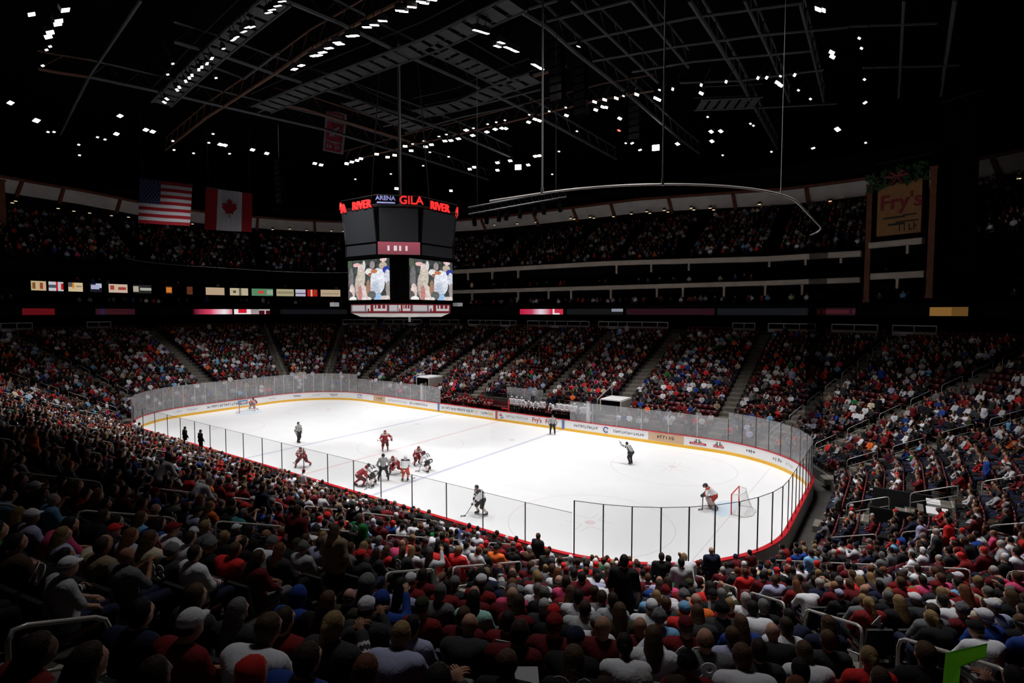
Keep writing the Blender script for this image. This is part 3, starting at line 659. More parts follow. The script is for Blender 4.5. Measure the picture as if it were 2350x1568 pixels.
for i in (2, 4): face_text('RIVER', i, .5, .98, M['letter_red'], zl)
for i in (1, 3): face_text('GILA', i, .5, .98, M['letter_red'], zl)
face_text('ARENA', 5, .5, .9, M['letter_red'], zl)
mb = MB(); pp = octa(4.45, 2.15); a = np.array(pp[7]); b = np.array(pp[0]); n = np.array([1, -1])/math.sqrt(2)*.15
for t0, t1 in ((.0, .42),): A_ = a+(b-a)*t0+n; B_ = a+(b-a)*t1+n; mb.tube([(A_[0], A_[1], zl-.22), (B_[0], B_[1], zl-.22)], .06, M['letter_blue'], 5)
o = mb.build('underline_bar', sb); o['label'] = 'violet underline bar'
mb = MB(); mb.box((-4.6, -3.5, sz(699)), (.6, .5, .35), M['rail_white']); mb.box((3.9, 2.9, sz(699)), (.6, .6, .3), M['rail_white']); mb.tube([(2.2, -1.2, sz(722)), (2.2, -1.2, sz(738))], .1, M['rail_white'], 6); mb.build('bracket', sb)
# ================================================================== PEOPLE: smooth bodies from distance fields
def seg_d(P, a, b, ra, rb):
    a = np.array(a, float); b = np.array(b, float); ba = b-a; L2 = ba@ba+1e-9
    h = np.clip(((P-a)@ba)/L2, 0, 1); q = P-a-h[..., None]*ba; return np.sqrt((q*q).sum(-1))-(ra+(rb-ra)*h)
def ell_d(P, c, r):
    q = (P-np.array(c, float))/np.array(r, float); k = np.sqrt((q*q).sum(-1)); return (k-1)*min(r)
def smin(a, b, k): h = np.clip(.5+.5*(b-a)/k, 0, 1); return b*(1-h)+a*h-k*h*(1-h)
def field(P, prims, k=.03):
    D = None; best = None; cls = None
    for pr in prims:
        if pr[0] == 'c': d = seg_d(P, pr[1], pr[2], pr[3], pr[4])
        else: d = ell_d(P, pr[1], pr[2])
        cut = pr[-2]
        if cut is not None: d = np.maximum(d, (P-np.array(cut[0], float))@np.array(cut[1], float)-cut[2])
        c = pr[-1]
        if D is None: D = d; best = d.copy(); cls = np.full(d.shape, c)
        else:
            cls = np.where(d < best, c, cls); best = np.minimum(best, d); D = smin(D, d, k)
    return D, cls
def cap(a, b, ra, rb, cls=0, cut=None): return ('c', a, b, ra, rb, cut, cls)
def ell(c, r, cls=0, cut=None): return ('e', c, r, cut, cls)
def nets(prims, h, k=.03):
    """surface nets: returns V, Q(quads), class per quad"""
    lo = np.array([9e9]*3); hi = -lo
    for p in prims:
        if p[0] == 'c':
            for q, r in ((p[1], p[3]), (p[2], p[4])): lo = np.minimum(lo, np.array(q)-r); hi = np.maximum(hi, np.array(q)+r)
        else: lo = np.minimum(lo, np.array(p[1])-np.array(p[2])); hi = np.maximum(hi, np.array(p[1])+np.array(p[2]))
    lo -= h*1.6; hi += h*1.6; n = np.ceil((hi-lo)/h).astype(int)+1
    ax = [lo[i]+h*np.arange(n[i]) for i in range(3)]; G = np.stack(np.meshgrid(*ax, indexing='ij'), -1); D, C = field(G, prims, k)
    S = D < 0
    c8 = [(i, j, l) for i in (0, 1) for j in (0, 1) for l in (0, 1)]
    def sl(A, o): return A[o[0]:A.shape[0]-1+o[0], o[1]:A.shape[1]-1+o[1], o[2]:A.shape[2]-1+o[2]]
    cnt = sum(sl(S, o).astype(int) for o in c8); act = (cnt > 0) & (cnt < 8)
    acc = np.zeros(act.shape+(3,)); num = np.zeros(act.shape)
    for o in c8:
        for a in range(3):
            if o[a]: continue
            o2 = list(o); o2[a] = 1; d0, d1 = sl(D, o), sl(D, o2); m = (d0 < 0) != (d1 < 0)
            t = np.where(m, d0/(d0-d1+1e-12), 0)
            for b in range(3): acc[..., b] += np.where(m, (t if b == a else o[b]), 0)
            num += m
    idx = -np.ones(act.shape, int); idx[act] = np.arange(act.sum())
    ijk = np.argwhere(act); V = lo+h*(ijk+acc[act]/num[act][:, None])
    Cv = C[:-1, :-1, :-1][act]
    Qs = []
    for a in range(3):
        b, c = (a+1) % 3, (a+2) % 3
        s0 = [slice(None)]*3; s1 = [slice(None)]*3; s0[a] = slice(0, -1); s1[a] = slice(1, None)
        A = S[tuple(s0)]; B = S[tuple(s1)]; e = np.argwhere(A != B)
        e = e[(e[:, b] > 0) & (e[:, c] > 0) & (e[:, b] < S.shape[b]-1) & (e[:, c] < S.shape[c]-1)]
        def cell(db, dc): q = e.copy(); q[:, b] -= db; q[:, c] -= dc; return idx[q[:, 0], q[:, 1], q[:, 2]]
        q = np.stack([cell(0, 0), cell(1, 0), cell(1, 1), cell(0, 1)], 1); fl = A[e[:, 0], e[:, 1], e[:, 2]]
        q = np.where(fl[:, None], q, q[:, ::-1]); Qs.append(q[(q >= 0).all(1)])
    Q = np.concatenate(Qs)
    fc = V[Q].mean(1); _, cf_ = field(fc, prims, k)
    return V, Q, cf_
def vec(*a): return np.array(a, float)
# seated figure: origin on the tread under the seat, faces +y
def pose(kind):
    J = dict(hip=vec(0, -.02, .55), chest=vec(0, -.05, .95), neck=vec(0, -.03, 1.10), head=vec(0, .0, 1.235), up=vec(0, 0, 1))
    J.update(shL=vec(-.185, -.04, 1.03), shR=vec(.185, -.04, 1.03), elL=vec(-.25, .06, .79), elR=vec(.25, .06, .79), haL=vec(-.11, .27, .72), haR=vec(.11, .27, .72))
    J.update(hiL=vec(-.09, .0, .54), hiR=vec(.09, .0, .54), knL=vec(-.13, .42, .53), knR=vec(.13, .42, .53), ftL=vec(-.13, .40, .08), ftR=vec(.13, .40, .08))
    if kind == 'lean':
        for k, v in dict(chest=(0, .10, .90), neck=(0, .2, 1.02), head=(0, .27, 1.13), shL=(-.18, .13, .97), shR=(.18, .13, .97), elL=(-.22, .27, .74), elR=(.22, .27, .74), haL=(-.06, .45, .68), haR=(.06, .45, .68)).items(): J[k] = vec(*v)
    if kind == 'clap':
        for k, v in dict(elL=(-.24, .10, .84), elR=(.24, .10, .84), haL=(-.03, .30, 1.02), haR=(.03, .30, 1.02)).items(): J[k] = vec(*v)
    if kind == 'cheer':
        for k, v in dict(elL=(-.34, .06, 1.17), elR=(.30, .10, .9), haL=(-.28, .12, 1.43), haR=(.08, .3, .95)).items(): J[k] = vec(*v)
    if kind == 'phone':
        for k, v in dict(elR=(.27, .14, .98), haR=(.12, .36, 1.20), elL=(-.25, .05, .8), haL=(-.06, .26, .8)).items(): J[k] = vec(*v)
    if kind == 'side':
        for k, v in dict(head=(.05, .02, 1.225), haL=(.05, .25, .75), haR=(.2, .2, .70)).items(): J[k] = vec(*v)
    if kind in ('stand', 'stoop', 'wave'):
        J.update(hip=vec(0, 0, .94), chest=vec(0, -.01, 1.33), neck=vec(0, 0, 1.49), head=vec(0, .03, 1.625), shL=vec(-.19, -.0, 1.42), shR=vec(.19, 0, 1.42), elL=vec(-.26, -.01, 1.15), elR=vec(.26, -.01, 1.15), haL=vec(-.25, .12, .93), haR=vec(.25, .12, .93),
                 hiL=vec(-.095, 0, .9), hiR=vec(.095, 0, .9), knL=vec(-.11, .03, .49), knR=vec(.11, .03, .49), ftL=vec(-.12, 0, .08), ftR=vec(.12, .0, .08))
    if kind == 'stoop':
        for k, v in dict(chest=(0, .22, 1.24), neck=(0, .36, 1.35), head=(0, .47, 1.42), shL=(-.19, .28, 1.32), shR=(.19, .28, 1.32), elL=(-.24, .36, 1.05), elR=(.24, .36, 1.05), haL=(-.16, .5, .88), haR=(.16, .5, .88)).items(): J[k] = vec(*v)
    if kind == 'wave':
        for k, v in dict(elR=(.42, .05, 1.5), haR=(.36, .12, 1.78)).items(): J[k] = vec(*v)
    return J
def limb(J, g=0., arms=True, legs=True, cls=0, sleeve=1.0, core=True):
    P = []
    if core:
        P += [cap(J['hiL'], J['hiR'], .115+g, .115+g, cls), cap(J['hip'], J['chest'], .125+g, .135+g, cls), cap(J['hip']+vec(-.05, 0, .05), J['chest']+vec(-.06, 0, .02), .10+g, .105+g, cls), cap(J['hip']+vec(.05, 0, .05), J['chest']+vec(.06, 0, .02), .10+g, .105+g, cls),
              cap(J['shL']*.85+J['chest']*.15, J['shR']*.85+J['chest']*.15, .078+g, .078+g, cls), cap(J['neck']-(J['neck']-J['chest'])*.3, (J['shL']+J['neck'])*.5-(J['neck']-J['chest'])*.22, .04+g, .055+g, cls), cap(J['neck']-(J['neck']-J['chest'])*.3, (J['shR']+J['neck'])*.5-(J['neck']-J['chest'])*.22, .04+g, .055+g, cls)]
    if arms:
        for s in 'LR':
            P.append(cap(J['sh'+s], J['el'+s], .056+g, .043+g, cls))
            if sleeve > .5: P.append(cap(J['el'+s], J['el'+s]+(J['ha'+s]-J['el'+s])*min(1, sleeve)*.86, .042+g, .030+g, cls))
    if legs:
        for s in 'LR': P += [cap(J['hi'+s], J['kn'+s], .092+g, .062+g, cls), cap(J['kn'+s], J['ft'+s]+vec(0, 0, .05), .058+g, .040+g, cls)]
    return P
def head_prims(J, cls=0):
    h = J['head']
    return [ell(h+vec(0, 0, .015), (.076, .093, .10), cls), ell(h+vec(0, .022, -.055), (.052, .066, .062), cls), ell(h+vec(0, .094, -.02), (.013, .02, .022), cls), ell(h+vec(-.078, -.002, -.01), (.012, .022, .03), cls), ell(h+vec(.078, -.002, -.01), (.012, .022, .03), cls),
            ell(h+vec(0, .082, -.066), (.026, .01, .008), cls), ell(h+vec(0, .085, .022), (.05, .012, .010), cls), cap(J['neck']-vec(0, 0, .03), h-vec(0, .012, .05), .056, .052, cls)]
def hand_prims(J, cls=0):
    P = []
    for s, sg in (('L', -1), ('R', 1)):
        e, hn = J['el'+s], J['ha'+s]; d = hn-e; d /= np.linalg.norm(d)+1e-9
        P += [cap(e, hn, .040, .026, cls), cap(hn, hn+d*.055, .030, .036, cls)]
    return P
def finger_mesh(J):
    """four bent fingers and a thumb for each hand, rooted in the palm"""
    mb = MB()
    for s, sg in (('L', 1), ('R', -1)):
        e, hn = J['el'+s], J['ha'+s]; d = hn-e; d /= np.linalg.norm(d)+1e-9
        side = np.cross(d, vec(0, 0, 1)); side /= np.linalg.norm(side)+1e-9; dn = np.cross(side, d); dn = -dn if dn[2] > 0 else dn
        for k, L in enumerate((.068, .078, .072, .056)):
            o = hn+d*.062+side*(k-1.5)*.019*sg; mb.tube([o, o+d*L*.5+dn*.006, o+d*L*.85+dn*.026, o+d*L*.95+dn*.045], [.0095, .009, .008, .006], None, 5)
        o = hn+d*.02+side*-.034*sg; mb.tube([o, o+d*.03-side*.018*sg+dn*.01, o+d*.055-side*.014*sg+dn*.02], [.011, .0095, .007], None, 5)
    return mb
RES = .027
def mesh_from(name, prims, h, mats, k=.03, extra=None, fmat=None):
    V, Q, C = nets(prims, h, k)
    if fmat is not None: C = fmat(V[Q].mean(1), C)
    if extra is not None and extra.f:
        q4 = [f for f in extra.f if len(f) == 4]; V2 = np.array(extra.v); Q2 = np.array(q4)+len(V); V = np.r_[V, V2]; Q = np.r_[Q, Q2]; C = np.r_[C, np.zeros(len(Q2), int)]
    return np_mesh(name, V, Q, mats, C, smooth=True)
def hair_prims(J, style):
    h = J['head']; cutf = (h, vec(0, .85, -.53), .004)
    if style == 'short': return [ell(h+vec(0, -.006, .02), (.086, .102, .112), 0, cutf), ell(h+vec(0, -.04, -.03), (.07, .062, .07), 0, cutf)]
    if style == 'long': return [ell(h+vec(0, -.006, .02), (.09, .106, .116), 0, cutf), cap(h+vec(0, -.06, -.02), J['neck']+vec(0, -.10, -.10), .078, .085, 0), cap(h+vec(-.05, -.04, -.04), J['neck']+vec(-.06, -.08, -.12), .05, .05), cap(h+vec(.05, -.04, -.04), J['neck']+vec(.06, -.08, -.12), .05, .05)]
    if style == 'tail': return [ell(h+vec(0, -.006, .02), (.085, .101, .11), 0, cutf), cap(h+vec(0, -.10, .03), h+vec(0, -.15, -.10), .035, .03), cap(h+vec(0, -.15, -.10), h+vec(.01, -.13, -.22), .03, .012)]
    if style == 'cap': return [ell(h+vec(0, -.002, .045), (.088, .104, .092), 0, (h+vec(0, 0, .03), vec(0, -.12, -1), .012)), ell(h+vec(0, .115, .05), (.068, .075, .012), 0), ell(h+vec(0, 0, .137), (.012, .012, .01))]
    if style == 'beanie': return [ell(h+vec(0, -.004, .035), (.094, .11, .112), 0, (h+vec(0, 0, .02), vec(0, .1, -1), .02)), cap(h+vec(-.06, -.02, .02), h+vec(.06, -.02, .02), .045, .045, 0, (h+vec(0, 0, .02), vec(0, 1, -1), .0)), ell(h+vec(0, -.01, .155), (.022, .022, .02))]
    if style == 'hood': return [ell(h+vec(0, -.02, .02), (.112, .125, .135), 0, (h, vec(0, 1, -.15), .03)), cap(h+vec(0, -.06, -.08), J['neck']+vec(0, -.06, -.02), .10, .10)]
    if style == 'sidehair': return [ell(h+vec(0, -.012, -.005), (.084, .10, .05), 0, (h, vec(0, .9, -.1), -.0))]
POSES = ['sit', 'lean', 'clap', 'cheer', 'phone', 'side', 'stand', 'stoop', 'wave']
STYLES = ['short', 'long', 'tail', 'cap', 'beanie', 'hood', 'sidehair']
PM = {}
M['band_white'] = mat('jersey_band_white', (.5, .48, .46), .85); M['band_red'] = mat('jersey_band_red', (.15, .01, .015), .85)
def shoes_fm(c, C): return np.where(c[:, 2] < .115, 1, 0)
for ps in POSES:
    J = pose(ps); feet = [cap(J['ft'+s]+vec(0, -.04, 0), J['ft'+s]+vec(0, .13, -.03), .045, .042, 0) for s in 'LR']
    body = limb(J, -.012)+head_prims(J)+hand_prims(J)+feet
    PM[ps, 'body'] = mesh_from('body', body, RES*.82, [M['skin_obj'], M['shoe']], .022, finger_mesh(J), shoes_fm)
    for sl, nm in ((1.0, 'long'), (0., 'short')):
        PM[ps, 'top_'+nm] = mesh_from('top', limb(J, .022, legs=False, sleeve=sl), RES, [M['cloth_obj']], .035)
    def bands(c, C, J=J):
        r = np.zeros(len(c), int)
        for s in 'LR':
            for p0, p1, t0, t1 in ((J['el'+s], J['ha'+s], .15, .4), (J['el'+s], J['ha'+s], .52, .62)):
                v = p1-p0; t = ((c-p0)@v)/(v@v); dd = np.linalg.norm(c-p0-t[:, None]*v, axis=1); r[(t > t0) & (t < t1) & (dd < .085)] = 1
        ax_ = J['chest']-J['hip']; t = ((c-J['hip'])@ax_)/(ax_@ax_); dd = np.linalg.norm(c-J['hip']-t[:, None]*ax_, axis=1); r[(t > -.14) & (t < .0) & (dd < .30)] = 1
        return r
    PM[ps, 'jersey_dark'] = mesh_from('jersey', limb(J, .026, legs=False), RES, [M['cloth_obj'], M['band_white']], .03, None, bands)
    PM[ps, 'jersey_light'] = mesh_from('jersey', limb(J, .026, legs=False), RES, [M['cloth_obj'], M['band_red']], .03, None, bands)
    JJ = dict(J); lg = [cap(J['hiL'], J['hiR'], .13, .13, 0)]
    for s in 'LR': lg += [cap(J['hi'+s], J['kn'+s], .108, .076, 0), cap(J['kn'+s], J['ft'+s]+vec(0, 0, .07), .072, .056, 0)]
    PM[ps, 'legs'] = mesh_from('trousers', lg, RES, [M['cloth_obj']], .03)
    for st in STYLES: PM[ps, st] = mesh_from(st, hair_prims(J, st), .02, [M['hair_obj'] if st in ('short', 'long', 'tail', 'sidehair') else M['cloth_obj']], .02)
# jersey number meshes (white digits on the back)
NUMS = {}
def number_mesh(txt, col):
    if (txt, col) not in NUMS: NUMS[txt, col] = font_mesh(txt, .35, M[col], .006, 'back_number')
    return NUMS[txt, col]
def numb_place(ps):
    J = pose(ps); c = J['chest']; d = J['chest']-J['hip']; d /= np.linalg.norm(d); n = np.cross(vec(1, 0, 0), d); return c-n*-1*0+(-n)*0, d, n
C_RAW = {'maroon': (.17, .008, .015), 'dark red': (.26, .012, .015), 'red': (.55, .02, .02), 'white': (.62, .62, .66), 'grey': (.20, .20, .215), 'pale grey': (.36, .36, .38), 'charcoal': (.045, .045, .05), 'black': (.012, .012, .014), 'navy': (.015, .02, .06),
      'blue': (.02, .07, .36), 'sky blue': (.16, .36, .60), 'lavender': (.34, .35, .52), 'green': (.015, .24, .06), 'olive': (.05, .055, .025), 'orange': (.65, .12, .02), 'pink': (.60, .06, .16), 'tan': (.36, .27, .17), 'yellow': (.6, .42, .04), 'teal': (.06, .30, .32), 'mint': (.30, .58, .50), 'brown': (.09, .045, .025), 'purple': (.14, .04, .22), 'cream': (.52, .46, .34)}
C_ = {k: (v if min(v) > .3 or max(v) > .5 else tuple(x*.62 for x in v)) for k, v in C_RAW.items()}
HAIRC = {'black': (.012, .009, .008), 'dark brown': (.03, .016, .010), 'brown': (.07, .036, .018), 'auburn': (.13, .045, .018), 'grey': (.13, .127, .124), 'white': (.36, .35, .34), 'blond': (.22, .14, .06)}
SKIN = [(.42, .22, .15), (.36, .18, .12), (.46, .26, .19), (.26, .12, .07), (.12, .06, .04)]
JN = {'jersey': 'hockey jersey', 'tee': 'short-sleeved shirt', 'jacket': 'jacket', 'hoodie': 'hooded top', 'shirt': 'long-sleeved shirt'}
PN = {'sit': 'seated', 'lean': 'leaning forward', 'clap': 'clapping', 'cheer': 'with one arm raised', 'phone': 'holding a hand up in front', 'side': 'seated with head turned', 'stand': 'standing', 'stoop': 'standing and stooping', 'wave': 'standing and waving'}
used_labels = {}
def person(loc, rz, ps, top, garment, hat, hatcol, legs, skin, num=None, numcol='white', scale=1., where=None, wide=1., group='spectators in the stands nearest the camera'):
    b = link('person', PM[ps, 'body'], None, loc); b.rotation_euler = (0, 0, rz); b.scale = (scale*wide, scale*wide, scale); b.color = (*skin, 1)
    t = link('short_sleeved_top' if garment == 'tee' else garment, PM[ps, ('jersey_light' if C_[top][1] > .25 else 'jersey_dark') if garment == 'jersey' else 'top_short' if garment == 'tee' else 'top_long'], b); t.color = (*C_[top], 1)
    l = link('trousers', PM[ps, 'legs'], b); l.color = (*C_[legs], 1)
    hn = ''
    if hat in STYLES:
        nm = {'short': 'short_hair', 'long': 'long_hair', 'tail': 'ponytail_hair', 'cap': 'baseball_cap', 'beanie': 'knitted_hat', 'hood': 'hood', 'sidehair': 'receding_hair'}[hat]
        h = link(nm, PM[ps, hat], b); cc = HAIRC[hatcol] if hat in ('short', 'long', 'tail', 'sidehair') else C_[hatcol]; h.color = (*cc, 1)
        if hat in ('cap', 'hood', 'beanie') and hat != 'hood':
            hh = link('short_hair', PM[ps, 'sidehair'], b); hh.color = (*HAIRC[rnd.choice(list(HAIRC))], 1)
        hn = {'short': f'short {hatcol} hair', 'long': f'long {hatcol} hair', 'tail': f'a {hatcol} ponytail', 'cap': f'a {hatcol} cap', 'beanie': f'a {hatcol} knitted hat', 'hood': 'the hood up', 'sidehair': f'receding {hatcol} hair'}[hat]
    else: hn = 'a bald head'
    if num:
        J = pose(ps); ax = J['neck']-J['hip']; ax /= np.linalg.norm(ax); n = np.cross(vec(1, 0, 0), ax)   # n points out of the back? fix sign
        n = -n if n[1] > 0 else n
        c = J['chest']+ax*.055+n*.174
        me = number_mesh(num, {'white': 'paper', 'yellow': 'kick', 'red': 'print_red'}[numcol]); o = link('back_number', me, b, tuple(c))
        X = vec(1, 0, 0); Z = n; Y = np.cross(Z, X); o.rotation_euler = Matrix((X, Y, Z)).transposed().to_euler(); o['label'] = f'{numcol} number on the back of the jersey'
    lab = f'{PN[ps]} person in {top} {JN[garment]} with {hn}'
    if num: lab += f', {numcol} back number'
    if where: lab += ', '+where
    b['_base'] = lab; b['label'] = lab; b['category'] = 'person'; b['group'] = group
    return b
# ------------------------------------------------------------------ seat grid
def seats_of_row(i, kind='low'):
    if kind == 'low': D = row_d(i)+DR*.62; z = row_z(i)
    else: D = UD0+UDR*(i+.6); z = UZ0+URISE*i
    sp = .54; out = []
    def add(b): out.append((b[0]+b[2]*D, b[1]+b[3]*D, z, b[2], b[3]))
    Rr = CR+D
    for (cx, cy, a0) in ((CX, CY, 0), (-CX, CY, 90), (-CX, -CY, 180), (CX, -CY, 270)):
        n = int(Rr*PI/2/sp)
        for k in range(n):
            t = math.radians(a0)+PI/2*(k+.5)/n
            if any(a[0] == 'c' and abs(((math.degrees(t)-a[1]+180) % 360)-180)*math.radians(1)*Rr < .92 for a in AISLES): continue
            out.append((cx+Rr*math.cos(t), cy+Rr*math.sin(t), z, math.cos(t), math.sin(t)))
    n = int(2*CX/sp)
    for s in (-1, 1):
        for k in range(n):
            x = -CX+2*CX*(k+.5)/n
            if any(a[0] == 's' and a[2] == s and abs(x-a[1]) < .92 for a in AISLES) or abs(x) > CX-.5 and s > 0 and abs(x-CX) < .9: continue
            if kind == 'low' and s > 0 and i < 3 and -9.5 < x < 9.5: continue   # players' benches
            out.append((x, s*(CY+CR+D), z, 0, s))
    n = int(2*CY/sp)
    for s in (-1, 1):
        for k in range(n):
            y = -CY+2*CY*(k+.5)/n
            if any(a[0] == 'e' and a[2] == s and abs(y-a[1]) < .92 for a in AISLES): continue
            out.append((s*(CX+CR+D), y, z, s, 0))
    return out
low = np.array([s+(i,) for i in range(NROW) for s in seats_of_row(i)])
HP = low[:, :3]+np.c_[np.zeros((len(low), 2)), np.full(len(low), 1.2)]; q = pj(HP)
inv = (q[:, 2] > 1.5) & (q[:, 0] > -260) & (q[:, 0] < 2610) & (q[:, 1] < 1900)
low = low[inv]; HP = HP[inv]; q = q[inv]
NL = len(low); taken = np.zeros(NL, bool); indiv = {}
dist = np.linalg.norm(low[:, :3]-CAM, axis=1)
# named spectators: (px, py of head, pose, top colour, garment, hat/hair, its colour, trousers, number, number colour)
SP = [(95, 1095, 'sit', 'black', 'jacket', 'cap', 'white', 'black'), (60, 1187, 'sit', 'lavender', 'shirt', 'cap', 'white', 'black'), (505, 1330, 'side', 'grey', 'shirt', 'short', 'grey', 'charcoal'), (440, 1312, 'sit', 'white', 'jersey', 'short', 'dark brown', 'navy'),
 (85, 1213, 'lean', 'pink', 'tee', 'long', 'black', 'navy'), (315, 1345, 'sit', 'black', 'jacket', 'beanie', 'dark red', 'charcoal'), (509, 1400, 'sit', 'charcoal', 'jacket', 'long', 'grey', 'black'), (653, 1311, 'sit', 'charcoal', 'jacket', 'long', 'auburn', 'black'),
 (645, 1360, 'lean', 'blue', 'hoodie', 'hood', 'blue', 'navy'), (696, 1303, 'sit', 'pale grey', 'hoodie', 'beanie', 'grey', 'black'), (766, 1353, 'side', 'olive', 'jacket', 'sidehair', 'brown', 'black'), (804, 1337, 'sit', 'grey', 'hoodie', 'hood', 'grey', 'black'),
 (848, 1376, 'phone', 'blue', 'hoodie', 'hood', 'blue', 'navy'), (906, 1325, 'sit', 'dark red', 'jersey', 'cap', 'white', 'black', '9', 'white'), (924, 1432, 'sit', 'lavender', 'shirt', 'short', 'black', 'black'), (987, 1357, 'side', 'grey', 'jacket', 'short', 'grey', 'navy'),
 (961, 1396, 'sit', 'dark red', 'jersey', 'cap', 'olive', 'black'), (1085, 1355, 'sit', 'maroon', 'jersey', None, None, 'black'), (1056, 1372, 'sit', 'mint', 'shirt', 'long', 'black', 'black'), (1214, 1384, 'sit', 'charcoal', 'jacket', 'short', 'white', 'black'),
 (1263, 1382, 'sit', 'black', 'jacket', 'short', 'grey', 'black'), (1310, 1372, 'sit', 'white', 'tee', 'short', 'black', 'navy'), (1222, 1418, 'sit', 'black', 'hoodie', 'cap', 'red', 'black'), (1304, 1432, 'sit', 'maroon', 'shirt', 'cap', 'dark red', 'black'),
 (1342, 1453, 'sit', 'maroon', 'jersey', None, None, 'charcoal'), (1112, 1426, 'sit', 'maroon', 'hoodie', 'short', 'brown', 'black'), (1166, 1426, 'sit', 'dark red', 'jersey', 'short', 'black', 'black', '7', 'white'), (1095, 1538, 'sit', 'black', 'jacket', 'cap', 'dark red', 'black'),
 (1066, 1552, 'sit', 'charcoal', 'shirt', 'short', 'brown', 'black'), (1190, 1550, 'sit', 'black', 'shirt', 'short', 'brown', 'black'), (831, 1513, 'sit', 'maroon', 'jersey', 'long', 'auburn', 'black'), (1421, 1554, 'sit', 'black', 'shirt', 'short', 'white', 'black'),
 (1508, 1535, 'lean', 'lavender', 'hoodie', 'short', 'brown', 'navy'), (1460, 1455, 'sit', 'maroon', 'tee', None, None, 'black'), (1583, 1470, 'sit', 'dark red', 'jersey', 'cap', 'maroon', 'black', '60', 'white'), (1366, 1412, 'sit', 'white', 'jersey', 'cap', 'pale grey', 'navy', '2', 'red'),
 (1480, 1424, 'sit', 'sky blue', 'tee', 'beanie', 'grey', 'black'), (1540, 1417, 'sit', 'red', 'tee', 'cap', 'sky blue', 'black'), (1690, 1540, 'lean', 'white', 'jersey', 'short', 'brown', 'black'), (1780, 1533, 'lean', 'maroon', 'jersey', 'cap', 'lavender', 'black'),
 (1439, 1309, 'stand', 'black', 'tee', 'short', 'black', 'charcoal'), (1520, 1283, 'stand', 'black', 'jacket', 'short', 'dark brown', 'black'), (1533, 1326, 'sit', 'green', 'jersey', 'short', 'black', 'black', '12', 'yellow'), (1572, 1299, 'stand', 'pale grey', 'tee', 'short', 'black', 'navy'),
 (1600, 1305, 'stoop', 'white', 'tee', 'short', 'blond', 'navy'), (1640, 1289, 'stand', 'navy', 'jacket', None, None, 'black'), (1697, 1348, 'sit', 'red', 'shirt', 'short', 'brown', 'black'), (1760, 1366, 'sit', 'black', 'tee', 'short', 'grey', 'black'),
 (2137, 1400, 'side', 'grey', 'tee', 'short', 'dark brown', 'navy'), (2280, 1412, 'sit', 'lavender', 'tee', 'cap', 'white', 'black'), (2317, 1395, 'sit', 'black', 'jacket', 'long', 'brown', 'black'), (2015, 1416, 'sit', 'dark red', 'jersey', 'tail', 'blond', 'black', '4', 'white'),
 (1943, 1367, 'sit', 'black', 'tee', 'cap', 'lavender', 'navy'), (2136, 1334, 'sit', 'pink', 'jersey', 'short', 'brown', 'black'), (1891, 1388, 'sit', 'maroon', 'hoodie', None, None, 'charcoal'), (1865, 1355, 'lean', 'white', 'hoodie', 'short', 'dark brown', 'navy'),
 (2041, 1350, 'sit', 'charcoal', 'jacket', 'short', 'blond', 'black'), (2010, 1367, 'sit', 'black', 'hoodie', 'short', 'grey', 'black'), (2008, 1287, 'sit', 'grey', 'tee', 'short', 'grey', 'navy'), (2242, 1226, 'lean', 'blue', 'tee', 'short', 'brown', 'navy'),
 (2084, 1214, 'lean', 'blue', 'hoodie', 'short', 'dark brown', 'navy'), (2142, 1196, 'stand', 'lavender', 'shirt', 'short', 'dark brown', 'black'), (2184, 1196, 'stand', 'red', 'hoodie', 'short', 'black', 'black'), (2165, 1200, 'stand', 'white', 'jersey', 'short', 'brown', 'black'),
 (148, 1010, 'stand', 'navy', 'hoodie', 'short', 'brown', 'navy'), (50, 985, 'stand', 'orange', 'jersey', 'short', 'black', 'black'), (343, 1077, 'stoop', 'white', 'hoodie', 'cap', 'dark red', 'charcoal'), (422, 1121, 'stoop', 'white', 'shirt', 'short', 'grey', 'navy'),
 (117, 1154, 'side', 'sky blue', 'jersey', 'short', 'white', 'black'), (312, 1150, 'lean', 'grey', 'tee', 'short', 'black', 'navy'), (276, 1223, 'sit', 'black', 'hoodie', 'cap', 'red', 'black'), (432, 1242, 'sit', 'white', 'jersey', 'short', 'dark brown', 'black'),
 (795, 1191, 'stand', 'green', 'jersey', 'short', 'grey', 'black', '23', 'white'), (740, 1189, 'sit', 'charcoal', 'jacket', 'beanie', 'red', 'black'), (754, 1240, 'stand', 'tan', 'jacket', 'long', 'brown', 'black'), (582, 1130, 'stand', 'navy', 'jacket', 'short', 'black', 'navy'),
 (645, 1187, 'stand', 'maroon', 'jersey', 'short', 'dark brown', 'black'), (712, 1230, 'lean', 'white', 'jersey', 'beanie', 'charcoal', 'black', '2', 'red'), (521, 1193, 'lean', 'teal', 'tee', 'short', 'grey', 'navy'), (735, 1262, 'sit', 'lavender', 'jersey', 'short', 'brown', 'black'),
 (1040, 1247, 'sit', 'sky blue', 'shirt', 'short', 'brown', 'navy'), (1130, 1262, 'sit', 'orange', 'tee', 'cap', 'black', 'black'), (1172, 1245, 'sit', 'red', 'shirt', 'short', 'black', 'black'), (1195, 1257, 'sit', 'pink', 'tee', 'short', 'black', 'black'), (1347, 1290, 'sit', 'blue', 'jersey', 'short', 'dark brown', 'black'),
 (1178, 1302, 'sit', 'dark red', 'shirt', 'short', 'brown', 'black'), (1033, 1290, 'sit', 'red', 'shirt', 'short', 'blond', 'black'), (880, 1245, 'sit', 'lavender', 'shirt', 'short', 'grey', 'black')]
used = set()
WH = []
